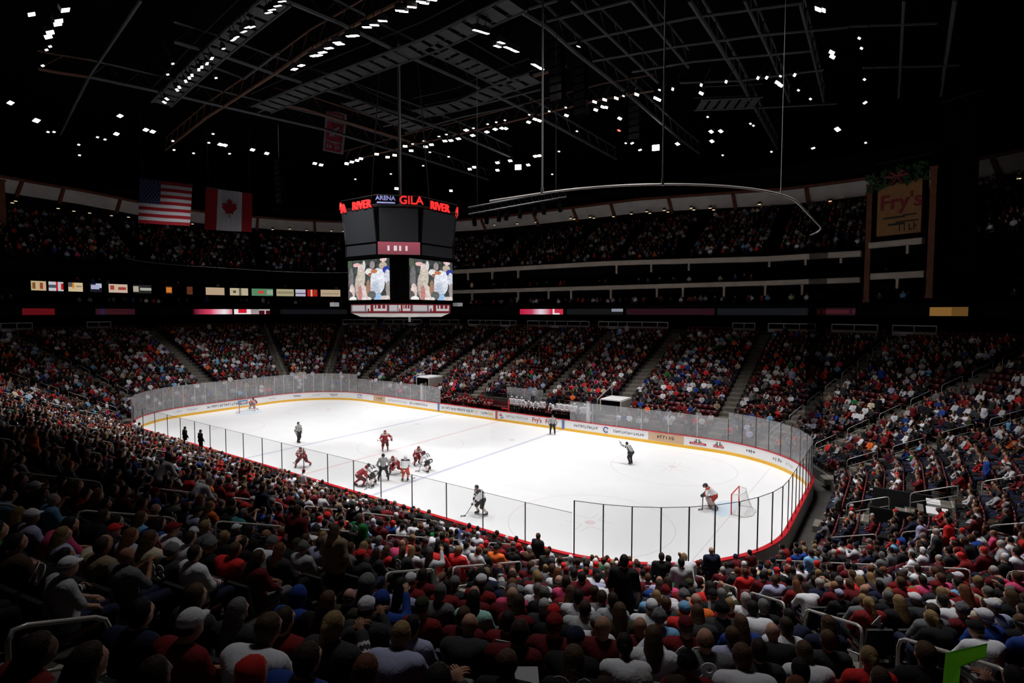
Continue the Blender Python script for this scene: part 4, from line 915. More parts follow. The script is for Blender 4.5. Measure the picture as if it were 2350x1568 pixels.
for s in SP:
    px, py, ps = s[0], s[1], s[2]; hh = 1.63 if ps in ('stand', 'wave') else 1.42 if ps == 'stoop' else 1.235
    P = low[:, :3]+np.c_[np.zeros((NL, 2)), np.full(NL, hh)]; qq = pj(P); e = (qq[:, 0]-px)**2+((qq[:, 1]-py)*1.3)**2; e[taken] = 1e12
    k = int(np.argmin(e))
    if e[k] > 60**2: continue
    taken[k] = True; indiv[k] = s
# fill up to 300 with the nearest seats in view
inframe = (q[:, 0] > -15) & (q[:, 0] < 2365) & (q[:, 1] < 1590) & (q[:, 2] > 2)
order = [k for k in np.argsort(q[:, 2]) if inframe[k]]
near300 = order[:300]
NIND = 300
empty_prob = 0.07
empties = nr.rand(NL)
occ_p = np.where(low[:, 4] > .9, .80, .90)
blk = (np.sin(low[:, 0]*.55+low[:, 5]*.9)+np.sin(low[:, 0]*.21-low[:, 5]*.5)) > 1.25     # loose gaps in the far stand
occ_p = np.where(blk & (low[:, 1] > 14), .42, occ_p)
occ = empties < occ_p
notun = np.zeros(NL, bool)
def far_x0(px, y): d = ray(px, 784); return (CAM+d*((y-CAM[1])/d[1]))[0]
cl = (q[:, 0] > 2190) & (q[:, 0] < 2350) & (q[:, 1] > 838) & (q[:, 1] < 885); occ[cl] = nr.rand(cl.sum()) < .25
for k in near300: occ[k] = empties[k] < .95
TUN = [(far_x0(985, CY+CR+5.2), CY+CR+5.2), (far_x0(1415, CY+CR+4.6), CY+CR+4.6), (CX+CR+4.8, -2.2)]
for tx_, ty_ in TUN:
    m_ = (abs(low[:, 0]-tx_) < 1.9) & (abs(low[:, 1]-ty_) < 2.0); occ[m_] = False; notun |= m_
occ[(low[:, 5] >= 23) & ((low[:, 1] > 16) | (low[:, 0] < -36))] = False
cnt = len(indiv)
for k in order:
    if cnt >= NIND: break
    if taken[k] or not occ[k]: continue
    taken[k] = True; indiv[k] = None; cnt += 1
topw = ['maroon']*11+['dark red']*8+['black']*22+['charcoal']*12+['white']*12+['grey']*7+['navy']*8+['pale grey']*4+['red']*4+['blue']*3+['sky blue']*2+['lavender']*3+['green', 'olive', 'orange', 'tan', 'brown', 'cream', 'pink', 'black', 'charcoal']+['white']*4+['grey', 'black', 'black', 'black', 'charcoal', 'charcoal']
gw = ['jersey']*5+['tee']*4+['jacket']*4+['hoodie']*3+['shirt']*3
hatw = [('short', 'black')]*6+[('short', 'dark brown')]*6+[('short', 'brown')]*6+[('short', 'grey')]*3+[('short', 'white')]+[('short', 'blond')]*2+[('short', 'black')]*5+[('long', 'black')]*3+[('long', 'dark brown')]*3+[('long', 'brown')]*3+[('long', 'auburn')]*2+[('long', 'blond')]*3+[('tail', 'blond'), ('tail', 'brown'), ('tail', 'black'), (None, None), (None, None), ('sidehair', 'grey'), ('sidehair', 'brown')]+[('cap', 'dark red')]*2+[('cap', 'white')]*2+[('cap', 'black')]*3+[('cap', 'red'), ('cap', 'navy'), ('cap', 'olive'), ('beanie', 'grey'), ('beanie', 'black'), ('beanie', 'dark red'), ('hood', 'grey')]
pw = ['sit']*10+['lean']*5+['clap']*2+['side']*6+['phone']
combo_used = set()
persons = []
for s in SP: combo_used.add((s[3], s[4], s[5], s[6]))
for k, s in indiv.items():
    x, y, z, nx, ny, row = low[k]; rz = math.atan2(-ny, -nx)-PI/2
    if s is None:
        for _ in range(400):
            top = rnd.choice(topw); g = rnd.choice(gw); hat, hc = rnd.choice(hatw)
            if hat == 'hood': g = 'hoodie'; hc = top
            if (top, g, hat, hc) not in combo_used: break
        combo_used.add((top, g, hat, hc)); ps = rnd.choice(pw); legs = rnd.choice(['black', 'navy', 'charcoal', 'navy', 'brown', 'grey']); num = None; nc = 'white'
        if g == 'jersey' and ps in ('sit', 'side', 'lean') and rnd.random() < .6: num = str(rnd.choice([4, 7, 8, 10, 11, 16, 19, 22, 23, 30, 33, 97])); nc = 'red' if top in ('white', 'cream', 'pale grey', 'mint', 'yellow') else 'white'
        jit = .0
    else:
        ps, top, g, hat, hc, legs = s[2:8]; num = s[8] if len(s) > 8 else None; nc = s[9] if len(s) > 9 else 'white'
    sc = rnd.uniform(.95, 1.05); wd = rnd.uniform(.96, 1.12)
    sk = SKIN[rnd.choice([0, 0, 1, 1, 2, 2, 2, 3, 4])]
    dz = rnd.uniform(-.12, .12) if s is None else rnd.uniform(-.05, .05)
    fwd = .0 if ps not in ('stand', 'stoop', 'wave') else .26     # standing people stand in front of their seat
    b = person((x-nx*fwd, y-ny*fwd, z+.002), rz+dz, ps, top, g, hat, hc, legs, sk, num, nc, sc, wide=wd)
    persons.append((b, k))
# unique labels: add where they sit when two would read alike
byl = {}
for b, k in persons: byl.setdefault(b['label'], []).append((b, k))
def region(px, py):
    h = 'far left' if px < 300 else 'left' if px < 760 else 'centre left' if px < 1100 else 'centre right' if px < 1500 else 'right' if px < 1950 else 'far right'
    v = 'bottom' if py > 1420 else 'lower' if py > 1270 else 'middle'
    return f'{v} {h} of the crowd'
for L, lst in byl.items():
    if len(lst) > 1:
        for b, k in lst: b['label'] = L+', '+region(q[k, 0], q[k, 1])
for b, k in persons:
    del b['_base']
    wds = b['label'].split()
    if len(wds) > 16: b['label'] = ' '.join(b['label'].replace(' of the crowd', '').replace('short-sleeved shirt', 'tee shirt').replace('a hand up in front', 'up one hand').split()[:16]).rstrip(',')
# ------------------------------------------------------------------ individual seats near the camera, the rest as one mass
def seat_meshes():
    mb = MB(); mb.box((0, .02, .43), (.46, .42, .05), M['seat']); mb.box((0, .02, .40), (.42, .38, .03), M['seat_blk']); pan = mb.mesh('seat_pan')
    mb = MB(); X = vec(1, 0, 0); Z = vec(0, -.16, .99); Y = np.cross(Z, X); mb.box((0, -.275, .70), (.46, .05, .48), M['seat_blk'], (X, Y, Z)); mb.box((0, -.245, .68), (.40, .03, .38), M['seat'], (X, Y, Z)); mb.box((0, -.318, .93), (.44, .05, .04), M['seat_blk'], (X, Y, Z)); back = mb.mesh('backrest')
    mb = MB(); mb.box((-.255, -.05, .62), (.045, .34, .035), M['seat_blk']); mb.box((-.255, -.2, .32), (.035, .06, .62), M['seat_blk']); arm = mb.mesh('armrest')
    return pan, back, arm
pan, back, arm = seat_meshes()
ordz = [k for k in np.argsort(q[:, 2]) if (q[k, 0] > -30) and (q[k, 0] < 2380) and q[k, 1] < 1640 and q[k, 2] > 1.6][:300]
ordset = set(ordz); first = None
for k in ordz:
    x, y, z, nx, ny, row = low[k]; rz = math.atan2(-ny, -nx)-PI/2
    if first is None:
        first = thing('arena_seat', 'maroon folding arena seat with black frame in the stands nearest the camera', 'seat', (x, y, z+.002), rz, 'maroon seats in the nearest stands')
        link('seat_pan', pan, first); link('backrest', back, first); link('armrest', arm, first)
    else: dup(first, (x, y, z+.002), rz)
# seat template for the mass: seat pan + back (two boxes)
def boxv(c, s):
    c = np.array(c); s = np.array(s)/2; V = np.array([[i, j, k] for i in (-1, 1) for j in (-1, 1) for k in (-1, 1)])*s+c
    return V, np.array([(0, 1, 3, 2), (4, 6, 7, 5), (0, 4, 5, 1), (2, 3, 7, 6), (0, 2, 6, 4), (1, 5, 7, 3)])
def instance(V, Q, base, nrm, scale=None, yaw=None):
    """V template facing +y ; base (n,3) ; nrm (n,2) outward normals -> faces -nrm"""
    n = len(base); fy = -nrm
    if yaw is not None: c, s = np.cos(yaw), np.sin(yaw); fy = np.c_[fy[:, 0]*c-fy[:, 1]*s, fy[:, 0]*s+fy[:, 1]*c]
    fx = np.c_[fy[:, 1], -fy[:, 0]]; sc = np.ones(n) if scale is None else scale
    X = (V[None, :, 0]*fx[:, 0:1]+V[None, :, 1]*fy[:, 0:1])*sc[:, None]+base[:, 0:1]; Y = (V[None, :, 0]*fx[:, 1:2]+V[None, :, 1]*fy[:, 1:2])*sc[:, None]+base[:, 1:2]; Z = V[None, :, 2]*sc[:, None]+base[:, 2:3]
    VV = np.stack([X, Y, Z], -1).reshape(-1, 3); QQ = (Q[None]+np.arange(n)[:, None, None]*len(V)).reshape(-1, Q.shape[1]); return VV, QQ
rest = np.array([k for k in range(NL) if k not in ordset and not notun[k]])
V1, Q1 = boxv((0, -.27, .68), (.46, .06, .46)); V2, Q2 = boxv((0, .0, .43), (.46, .4, .06)); VT = np.r_[V1, V2]; QT = np.r_[Q1, Q2+8]
VV, QQ = instance(VT, QT, low[rest, :3], low[rest, 3:5])
tag(link('arena_seats', np_mesh('arena_seats', VV, QQ, [M['seat']])), 'maroon arena seats filling the rest of the lower stands', 'seats', 'maroon seats in the rest of the stands', 'stuff')
# ------------------------------------------------------------------ the crowd beyond the nearest people
CT = {}
for h, lod in ((.062, 0), (.088, 1)):
    for ps in ('sit', 'lean', 'clap', 'side', 'cheer', 'stand', 'wave'):
        J = pose(ps); hd = J['head']
        pr = limb(J, .02, legs=False, cls=2)+[cap(J['hi'+s], J['kn'+s], .10, .075, 3) for s in 'LR']+[cap(J['kn'+s], J['ft'+s], .07, .06, 3) for s in 'LR']+[cap(J['el'+s]*.3+J['ha'+s]*.7, J['ha'+s], .045, .045, 0) for s in 'LR']
        pr += [ell(hd+vec(0, .015, 0), (.085, .095, .115), 0), ell(hd+vec(0, -.022, .035), (.093, .098, .11), 1), cap(J['neck'], hd, .06, .06, 0)]
        CT[lod, ps] = nets(pr, h, .03)
def crowd_for(S, lod, fq, dark=0):
    """S rows: x y z nx ny ; returns V,Q,col"""
    n = len(S); kinds = nr.choice(['sit', 'lean', 'clap', 'side', 'cheer', 'stand', 'wave'], n, p=[.50, .19, .1, .17, .012, .024, .004])
    tops = nr.randint(0, len(topw), n); tc = np.array([C_[c] for c in topw]); hcn = np.array([HAIRC[c] for c in ('black', 'black', 'black', 'black', 'dark brown', 'dark brown', 'dark brown', 'brown', 'brown', 'auburn', 'grey', 'white', 'blond', 'black')]+[C_['dark red'], C_['white'], C_['black'], C_['red'], C_['navy']])
    sk = np.array(SKIN); lg = np.array([C_[c] for c in ('black', 'navy', 'charcoal', 'navy', 'black', 'black', 'charcoal', 'brown', 'navy')]); Vs = []; Qs = []; Cs = []; off = 0
    for ps in set(kinds):
        k = np.where(kinds == ps)[0]; V, Q, C = CT[lod, ps]; base = S[k, :3].copy()
        base[:, :2] += nr.uniform(-.05, .05, (len(k), 2)); VV, QQ = instance(V, Q, base, S[k, 3:5], nr.uniform(.92, 1.06, len(k)), nr.uniform(-.25, .25, len(k)))
        pal = np.stack([sk[nr.choice(len(sk), len(k), p=[.3, .25, .3, .1, .05])], hcn[nr.randint(0, len(hcn), len(k))], tc[tops[k]]*nr.uniform(.75, 1.2, (len(k), 1)), lg[nr.randint(0, len(lg), len(k))]], 1)
        col = pal[:, C, :].reshape(-1, 3); Vs.append(VV); Qs.append(QQ+off); off += len(VV); Cs.append(col)
    return np.concatenate(Vs), np.concatenate(Qs), np.concatenate(Cs)
mass = np.array([k for k in range(NL) if not taken[k] and occ[k]])
up = np.array([s for i in range(UN) for s in seats_of_row(i, 'up')]); uq = pj(up[:, :3]); up = up[(uq[:, 2] > 5) & (uq[:, 0] > -60) & (uq[:, 0] < 2410)]; ub = up[:, 0]*0
up = up[~((up[:, 1] < -20) & (up[:, 0] > -10))]; up = up[~((up[:, 1] < 4) & (up[:, 0] > 20))]
up = up[nr.rand(len(up)) < np.where(up[:, 0] < 0, .45, .7)]
# people in the suites
su = []
for zf, d0 in ((12.25, 23.2), (12.25, 24.3), (14.75, 23.3), (18.05, 22.9)):
    for b in PTHF[:FAR_HI:3]:
        if nr.rand() < (.16 if zf < 18 else 0): su.append((b[0]+b[2]*d0, b[1]+b[3]*d0, zf+.2, b[2], b[3]))
su = np.array(su)
parts_ = [crowd_for(low[mass[dist[mass] < 34]][:, :5], 0, None), crowd_for(low[mass[dist[mass] >= 34]][:, :5], 1, None), crowd_for(np.r_[up[:, :5], su], 1, None)]
o_ = 0; VV = []; QQ = []; CC = []
for V, Q, C in parts_: VV.append(V); QQ.append(Q+o_); CC.append(C); o_ += len(V)
cr_o = link('crowd', np_mesh('crowd', np.concatenate(VV), np.concatenate(QQ), [M['crowd']], fcol=np.concatenate(CC), smooth=False))
tag(cr_o, 'dense crowd of spectators filling the rest of the stands', 'crowd', 'rest of the spectators', 'stuff')
# ================================================================== PLAYERS AND OFFICIALS
def stripes_mat():
    m = bpy.data.materials.new('striped_shirt'); m.use_nodes = True; nt = m.node_tree; b = nt.nodes['Principled BSDF']
    tc = nt.nodes.new('ShaderNodeTexCoord'); sp_ = nt.nodes.new('ShaderNodeSeparateXYZ'); mu = nt.nodes.new('ShaderNodeMath'); mu.operation = 'MULTIPLY'; mu.inputs[1].default_value = 11
    fr = nt.nodes.new('ShaderNodeMath'); fr.operation = 'FRACT'; gt = nt.nodes.new('ShaderNodeMath'); gt.operation = 'GREATER_THAN'; gt.inputs[1].default_value = .5
    mx = nt.nodes.new('ShaderNodeMix'); mx.data_type = 'RGBA'; mx.inputs[6].default_value = (.015, .015, .015, 1); mx.inputs[7].default_value = (.7, .7, .7, 1)
    L = nt.links.new; L(tc.outputs['Object'], sp_.inputs[0]); L(sp_.outputs[0], mu.inputs[0]); L(mu.outputs[0], fr.inputs[0]); L(fr.outputs[0], gt.inputs[0]); L(gt.outputs[0], mx.inputs[0]); L(mx.outputs[2], b.inputs['Base Color']); b.inputs['Roughness'].default_value = .8
    return m
M['stripes'] = stripes_mat(); M['blade'] = mat('skate_blade', (.6, .6, .62), .25, metal=.9); M['stick'] = mat('stick_shaft', (.03, .028, .028), .5); M['tape'] = mat('stick_tape', (.5, .5, .5), .8)
NUMQ = ['19', '8', '22', '11', '3', '16', '14', '7', '21', '10']
def col(c): 
    n = 'kit_%.3f_%.3f_%.3f' % c
    if n not in M: M[n] = mat('kit_cloth', c, .75, noise=.06)
    return M[n]
def jplayer(lean=35, crouch=.5, spread=.28, stag=.15, hands=None, headup=.6, twist=0):
    l = math.radians(lean); hz = .96-.24*crouch; hip = vec(0, -.12*crouch, hz); td = vec(0, math.sin(l), math.cos(l)); chest = hip+td*.40; neck = hip+td*.56
    hd = neck+vec(0, math.sin(l*headup)*.14, math.cos(l*headup)*.14); J = dict(hip=hip, chest=chest, neck=neck, head=hd)
    J['shL'] = hip+td*.50+vec(-.20, 0, 0); J['shR'] = hip+td*.50+vec(.20, 0, 0)
    hL, hR = hands or ((-.05, .5, .75), (.15, .38, .9)); J['haL'], J['haR'] = vec(*hL), vec(*hR)
    for s, sg in (('L', -1), ('R', 1)):
        m_ = (J['sh'+s]+J['ha'+s])/2; J['el'+s] = m_+vec(sg*.13, -.06, -.05); J['hi'+s] = hip+vec(sg*.11, 0, -.03)
        f = vec(sg*spread, stag*sg-.05*crouch, .10); J['ft'+s] = f; J['kn'+s] = (J['hi'+s]+f)/2+vec(sg*.02, .10+.16*crouch, .02)
    return J
def player(px, py, head, J, kit, label, stick=None, goalie=False, sc=1.06, num=None, stick_label=None):
    """px,py: middle of the skates in the photo; head: photo direction (dx,dy) faced"""
    p = onz(px, py, 0); p2 = onz(px+head[0], py+head[1], 0); a = math.atan2(p2[1]-p[1], p2[0]-p[0]); rz = a-PI/2; g = .045
    body = limb(J, -.012)+head_prims(J)+hand_prims(J)
    b = link('person', mesh_from('body', body, .033, [M['skin_obj'], M['shoe']], .022, finger_mesh(J)), None, (p[0], p[1], .003)); b.rotation_euler = (0, 0, rz); b.scale = (sc,)*3; b.color = (.48, .27, .19, 1)
    tag(b, label, 'person', 'players and officials on the ice')
    jm = M['stripes'] if kit == 'ref' else col(KIT[kit][0])
    def bands(c, C):
        r = np.zeros(len(c), int)
        if kit == 'ref': return r
        for s in 'LR':
            v = J['ha'+s]-J['el'+s]; t = ((c-J['el'+s])@v)/(v@v); dd = np.linalg.norm(c-J['el'+s]-t[:, None]*v, axis=1); r[(t > .1) & (t < .5) & (dd < .11)] = 1
        ax_ = J['chest']-J['hip']; t = ((c-J['hip'])@ax_)/(ax_@ax_); r[(t > -.2) & (t < .0)] = 1
        dd = np.linalg.norm(c-J['hip']-t[:, None]*ax_, axis=1); r[(t > 1.18) & (dd > .12) & (dd < .3)] = 1
        return r
    link('striped_shirt' if kit == 'ref' else 'hockey_jersey', mesh_from('jersey', limb(J, g if kit != 'ref' else .026, legs=False), .03, [jm, M['band_white'] if kit == 'red' else col((.03, .028, .03)) if kit != 'gwhite' else col((.4, .04, .02))], .04, None, bands), b)
    pm = col(KIT[kit][1]); lg = [cap(J['hiL'], J['hiR'], .165, .165, 0)]
    for s in 'LR': lg += [cap(J['hi'+s], J['kn'+s], .14 if kit != 'ref' else .12, .115 if kit != 'ref' else .09, 0)]
    if kit == 'ref':
        for s in 'LR': lg += [cap(J['kn'+s], J['ft'+s]+vec(0, 0, .08), .085, .07, 0)]
    link('hockey_pants' if kit != 'ref' else 'trousers', mesh_from('pants', lg, .033, [pm], .04), b)
    for s in 'LR':
        k, f = J['kn'+s], J['ft'+s]
        if kit != 'ref':
            if goalie:
                link('leg_pad', mesh_from('leg_pad', [cap(k+vec(0, .05, .08), f+vec(0, .06, .05), .12, .125, 0), cap(k+vec(0, .08, .12), k+vec(0, .05, 0), .12, .12)], .04, [col(KIT[kit][4])], .03), b)
            else: link('hockey_sock', mesh_from('sock', [cap(k, f+vec(0, 0, .1), .085, .062, 0)], .03, [col(KIT[kit][2])], .02), b)
        sk = link('skate', mesh_from('skate', [cap(f+vec(0, -.06, .01), f+vec(0, .14, -.015), .05, .042, 0), cap(f+vec(0, -.04, .1), f+vec(0, -.04, .0), .055, .055, 0)], .025, [M['shoe']], .02), b)
        mb = MB(); mb.box(f+vec(0, .04, -.075), (.008, .27, .05), M['blade']); mb.build('skate_blade', sk)
        if kit != 'ref':
            d = J['ha'+s]-J['el'+s]; d /= np.linalg.norm(d); r = 1.5 if goalie else 1
            link('hockey_glove', mesh_from('glove', [cap(J['ha'+s]-d*.10, J['ha'+s]+d*.03, .06*r, .068*r, 0), ell(J['ha'+s]+d*.07, (.06*r, .06*r, .06*r), 0)], .028, [col(KIT[kit][3])], .02), b)
    h = J['head']; hc = (.02, .02, .02) if kit == 'ref' else KIT[kit][3]
    link('helmet', mesh_from('helmet', [ell(h+vec(0, -.008, .03), (.105, .125, .125), 0, (h+vec(0, 0, .02), vec(0, .5, -.85), .01)), cap(h+vec(-.09, -.02, -.02), h+vec(-.088, -.02, -.06), .03, .02), cap(h+vec(.09, -.02, -.02), h+vec(.088, -.02, -.06), .03, .02)]+([cap(h+vec(0, .1, .03), h+vec(0, .09, -.07), .06, .05)] if goalie else []), .025, [col(hc)], .02), b)
    if num is None and kit in ('red', 'white') and not goalie: num = NUMQ.pop()
    if num:
        ax = J['neck']-J['hip']; ax /= np.linalg.norm(ax); n = np.cross(vec(1, 0, 0), ax); n = -n if n[1] > 0 else n
        c = J['hip']*.3+J['chest']*.7+n*.215; o = link('back_number', number_mesh(num, 'paper' if kit == 'red' else 'print_black'), b, tuple(c)); X = vec(1, 0, 0); o.rotation_euler = Matrix((X, np.cross(n, X), n)).transposed().to_euler()
    if stick is not None:
        R = Matrix.Rotation(rz, 3, 'Z'); tip = onz(stick[0], stick[1], .02); root = vec(*(R @ Vector(J['haR']*sc)))+p; mid = vec(*(R @ Vector(J['haL']*sc)))+p
        top_ = mid+(mid-tip)*.35 if np.linalg.norm(mid-tip) < np.linalg.norm(root-tip) else root+(root-tip)*.2
        lo_ = mid if np.linalg.norm(mid-tip) < np.linalg.norm(root-tip) else root
        top_ = root if lo_ is mid else mid
        d = lo_-top_; L = np.linalg.norm(d); d = d/(L+1e-6)
        t = thing('hockey_stick', stick_label or ('dark stick of the '+' '.join(label.split()[:12])), 'hockey stick', tuple(tip), 0, 'hockey sticks')
        mb = MB(); mb.tube([top_-tip, lo_-tip, vec(0, 0, .05)], .018 if not goalie else .03, M['stick'], 5); mb.build('shaft', t)
        fd = tip-p; fd[2] = 0; fd /= np.linalg.norm(fd)+1e-6; sd = vec(-fd[1], fd[0], 0); mb = MB(); mb.box(fd*.13+vec(0, 0, .03), (.30, .02, .075 if not goalie else .1), M['stick'], (fd, sd, vec(0, 0, 1))); mb.box(fd*.16+vec(0, 0, .032), (.14, .026, .08), M['tape'], (fd, sd, vec(0, 0, 1))); mb.build('blade', t)
    return b
KIT = {'gwhite': ((.75, .75, .77), (.35, .03, .02), (.5, .2, .15), (.04, .03, .035), (.45, .34, .33)), 'red': ((.33, .012, .02), (.10, .008, .012), (.30, .02, .03), (.18, .01, .015), (.45, .38, .36)), 'white': ((.78, .78, .8), (.03, .025, .025), (.62, .45, .42), (.05, .045, .05), (.5, .42, .42)), 'ref': ((1, 1, 1), (.015, .015, .017), (0, 0, 0), (.02, .02, .02), (0, 0, 0)),
       'wred': ((.78, .78, .8), (.45, .05, .02), (.6, .2, .12), (.7, .7, .72), (.6, .5, .48))}
player(578, 938, (60, 8), jplayer(40, 1, .33, .05, ((-.4, .35, .75), (.35, .4, .6))), 'red', 'goalkeeper in dark red crouching in front of the far goal', (590, 940), True, 1.0)
player(685, 1017, (30, 4), jplayer(4, .05, .10, .04, ((-.25, .1, .85), (.25, .1, .85))), 'ref', 'striped official standing alone on the far left ice')
player(695, 1072, (-20, 12), jplayer(38, .7, .40, .30, ((-.1, .45, .8), (.2, .3, .85))), 'red', 'player in dark red striding near the left boards', (676, 1064))
player(884, 1036, (4, 40), jplayer(12, .35, .2, .1, ((-.5, .25, .95), (.25, .3, .85))), 'red', 'player in dark red upright behind the faceoff referee', (867, 1012), num=None)
player(880, 1104, (6, -40), jplayer(6, .25, .30, .0, ((-.28, .1, .85), (.28, .1, .85))), 'ref', 'striped referee with legs apart amid the faceoff', num=None, sc=1.1)
player(826, 1117, (40, -6), jplayer(58, .85, .3, .2, ((-.05, .6, .5), (.15, .4, .6))), 'red', 'player in dark red bent low at the left of the faceoff', (846, 1120))
player(858, 1114, (-40, -12), jplayer(62, .6, .34, .3, ((-.1, .65, .5), (.15, .45, .6))), 'white', 'player in white bent over at the faceoff beside the referee', (842, 1122))
player(908, 1088, (-30, 20), jplayer(55, .8, .32, .25, ((-.1, .6, .5), (.15, .4, .6))), 'red', 'player in dark red crouching right of the referee', (893, 1092))
player(930, 1105, (20, -22), jplayer(15, .4, .16, .05, ((-.1, .4, .8), (.15, .3, .9))), 'wred', 'player in white with orange shorts seen from behind', (945, 1100))
player(957, 1068, (24, 14), jplayer(42, .8, .26, .2, ((-.1, .5, .55), (.15, .4, .65))), 'red', 'player in dark red leaning beside a white player at right of the faceoff', (938, 1075))
player(983, 1082, (-40, -10), jplayer(52, .8, .34, .25, ((-.1, .6, .5), (.15, .4, .6))), 'white', 'player in white stooping at the right edge of the faceoff group', (962, 1082))
player(1105, 1182, (-40, 6), jplayer(30, .4, .26, .15, ((-.1, .5, .7), (.15, .35, .9))), 'white', 'player in white waiting alone with stick near the blue line', (1068, 1185), sc=1.1)
player(1447, 1066, (-40, -16), jplayer(48, .2, .12, .05, ((-.25, .95, 1.5), (.2, .2, .75))), 'ref', 'official in black leaning forward with one arm stretched out')
player(1268, 998, (0, 40), jplayer(3, .1, .2, .0, ((-.3, .1, .85), (.3, .1, .85))), 'ref', 'striped official leaning against the far boards', sc=1.08)
player(1636, 1168, (-60, -6), jplayer(50, .7, .22, .12, ((-.3, .55, .8), (.28, .5, .65))), 'gwhite', 'goalkeeper in white and red leaning forward before the near goal', (1612, 1170), True)
# benches on the far side
def row_at(d): i = int((d-D0)/DR); return row_z(max(0, i))
bn = thing('players_bench', 'long dark red bench behind the far boards, left one', 'bench', (-4.6, CY+CR+D0+DR*.8, Z0+.003)); mb = MB(); mb.box((0, 0, .42), (8.2, .4, .08), M['seat']); mb.build('bench_seat', bn); mb = MB(); mb.box((0, .3, .75), (8.2, .08, .5), M['seat']); mb.build('bench_back', bn)
for k in range(4):
    mb = MB(); mb.box((-3.8+k*2.5, 0, .19), (.1, .35, .38), M['seat_blk']); mb.build('leg', bn)
dup(bn, (5.2, CY+CR+D0+DR*.8, Z0+.003), None, 'long dark red bench behind the far boards, right one in front of white-clad players')
def far_x(px, y, z):
    d = ray(px, 784); t = (y-CAM[1])/d[1]; return (CAM+d*t)[0]
kb = 0
for px in (1175, 1186, 1198, 1209, 1221, 1233, 1246, 1272, 1284, 1297, 1308, 1320, 1331, 1343):
    y = CY+CR+(.85 if kb % 2 else D0+.45); z = .003 if kb % 2 else Z0+.003; ps = 'stand'; kb += 1
    if kb % 2 == 0: z = Z0+.003; y = CY+CR+D0+.3
    b = person((far_x(px, y, z), y, z), PI+rnd.uniform(-.3, .3), rnd.choice(['stand', 'stoop', 'stand']), 'white', 'jersey', 'beanie', rnd.choice(['white', 'black', 'white']), 'black', SKIN[0], None, 'white', 1.05, wide=1.15, group='players on the far bench')
    b['label'] = 'bench player in a white jersey standing behind the far boards'; del b['_base']
b = person((far_x(1262, CY+CR+2.4, 1), CY+CR+D0+DR+.4, row_z(1)+.003), PI, 'stand', 'navy', 'jacket', 'short', 'brown', 'black', SKIN[0], None, 'white', 1.02, group='staff behind the bench'); b['label'] = 'coach in a dark suit standing among the white-clad bench players'; del b['_base']
for kb, px in enumerate((994, 1005, 1018, 1030, 1043, 1055, 1068, 1080, 1093, 1105, 1117, 1128)):
    y = CY+CR+D0+.45; z = Z0+.003
    b = person((far_x(px, y, z), y, z), PI+rnd.uniform(-.3, .3), 'sit' if kb % 3 else 'stand', 'dark red' if kb % 4 else 'black', 'jersey', 'beanie' if kb % 4 else 'short', 'maroon' if kb % 4 else 'grey', 'maroon', SKIN[0], None, 'white', 1.0, wide=1.12, group='players on the left far bench')
    b['label'] = 'bench player in dark red behind the far boards' if kb % 4 else 'man in black among the dark red bench players'; del b['_base']
bs = [b for b in PTHF[i0:i1] if -9.2 < b[0] < 10.4]
run_panels(bs, 2.4, row_z(3)+.02, row_z(3)+1.35, D0+DR*3+.1, 'clear glass pane behind the players benches on the far side', 'far bench back glass')
mb = MB(); x = far_x(1166, CY+CR+.5, 1); t = thing('bench_gate', 'bright red upright gate arm between the two far benches', 'gate', (x, CY+CR+.6, 0)); mb.box((0, 0, 1.2), (.12, .12, 2.3), M['flesh_red']); mb.build('gate_post', t); mb = MB(); mb.box((-.5, 0, 1.3), (.9, .1, .14), M['flesh_red']); mb.build('gate_arm', t)
for px, lab in ((968, 'white post at the left end of the far benches'), (1352, 'white post at the right end of the far benches')):
    mb = MB(); x = far_x(px, CY+CR+.5, 1); mb.box((0, 0, 1.5), (.3, .25, 2.9), M['board']); mb.box((0, 0, 3), (.36, .3, .1), M['steel']); tag(mb.build('bench_post', loc=(x, CY+CR+.45, .02)), lab, 'post')
# white tunnel covers in the far stand
for px, d, lab in ((985, 5.2, 'white and grey tunnel cover in the far stand left of the benches'), (1415, 4.6, 'white and grey tunnel cover in the far stand right of the benches')):
    y = CY+CR+d; x = far_x(px, y, 2); z = row_at(d); t = thing('tunnel_cover', lab, 'tunnel cover', (x, y, z+.003)); mb = MB(); mb.box((0, 0, 1.15), (2.2, 2.6, .12), M['board']); mb.build('roof_panel', t)
    for sx in (-1, 1):
        mb = MB(); mb.box((sx*1.1, 0, .55), (.1, 2.6, 1.1), M['cream']); mb.build('side_wall', t)
    mb = MB(); mb.box((0, -1.25, .5), (2.0, .06, 1.0), M['black']); mb.build('dark_opening_panel', t)  # black panel painted in for the shade inside the tunnel
    mb = MB(); mb.tube([(-1.2, -1.8, .2), (-1.2, -1.8, 1.2), (-1.2, 1.6, 2.2), (-1.2, 1.6, .9)], .04, M['rail'], 6); mb.build('side_rail', t)
# dark figures at the left end of the near boards
for px, py, lab in ((472, 985, 'dark figure standing at the left end of the near boards'), (436, 978, 'small dark figure at the far left end of the near boards')):
    p = None
    for yy in np.arange(-13.6, -14.6, -.1):
        d = ray(px, py); t = (yy-CAM[1])/d[1]; p = CAM+d*t
        if 1.9 < p[2] < 4: break
    b = person((p[0], p[1]-.4, max(.3, p[2]-1.75)), 0, 'stand', 'black', 'jacket', 'short', 'black', 'black', SKIN[1], None, 'white', 1.02, group='people standing by the near boards'); b['label'] = lab; del b['_base']
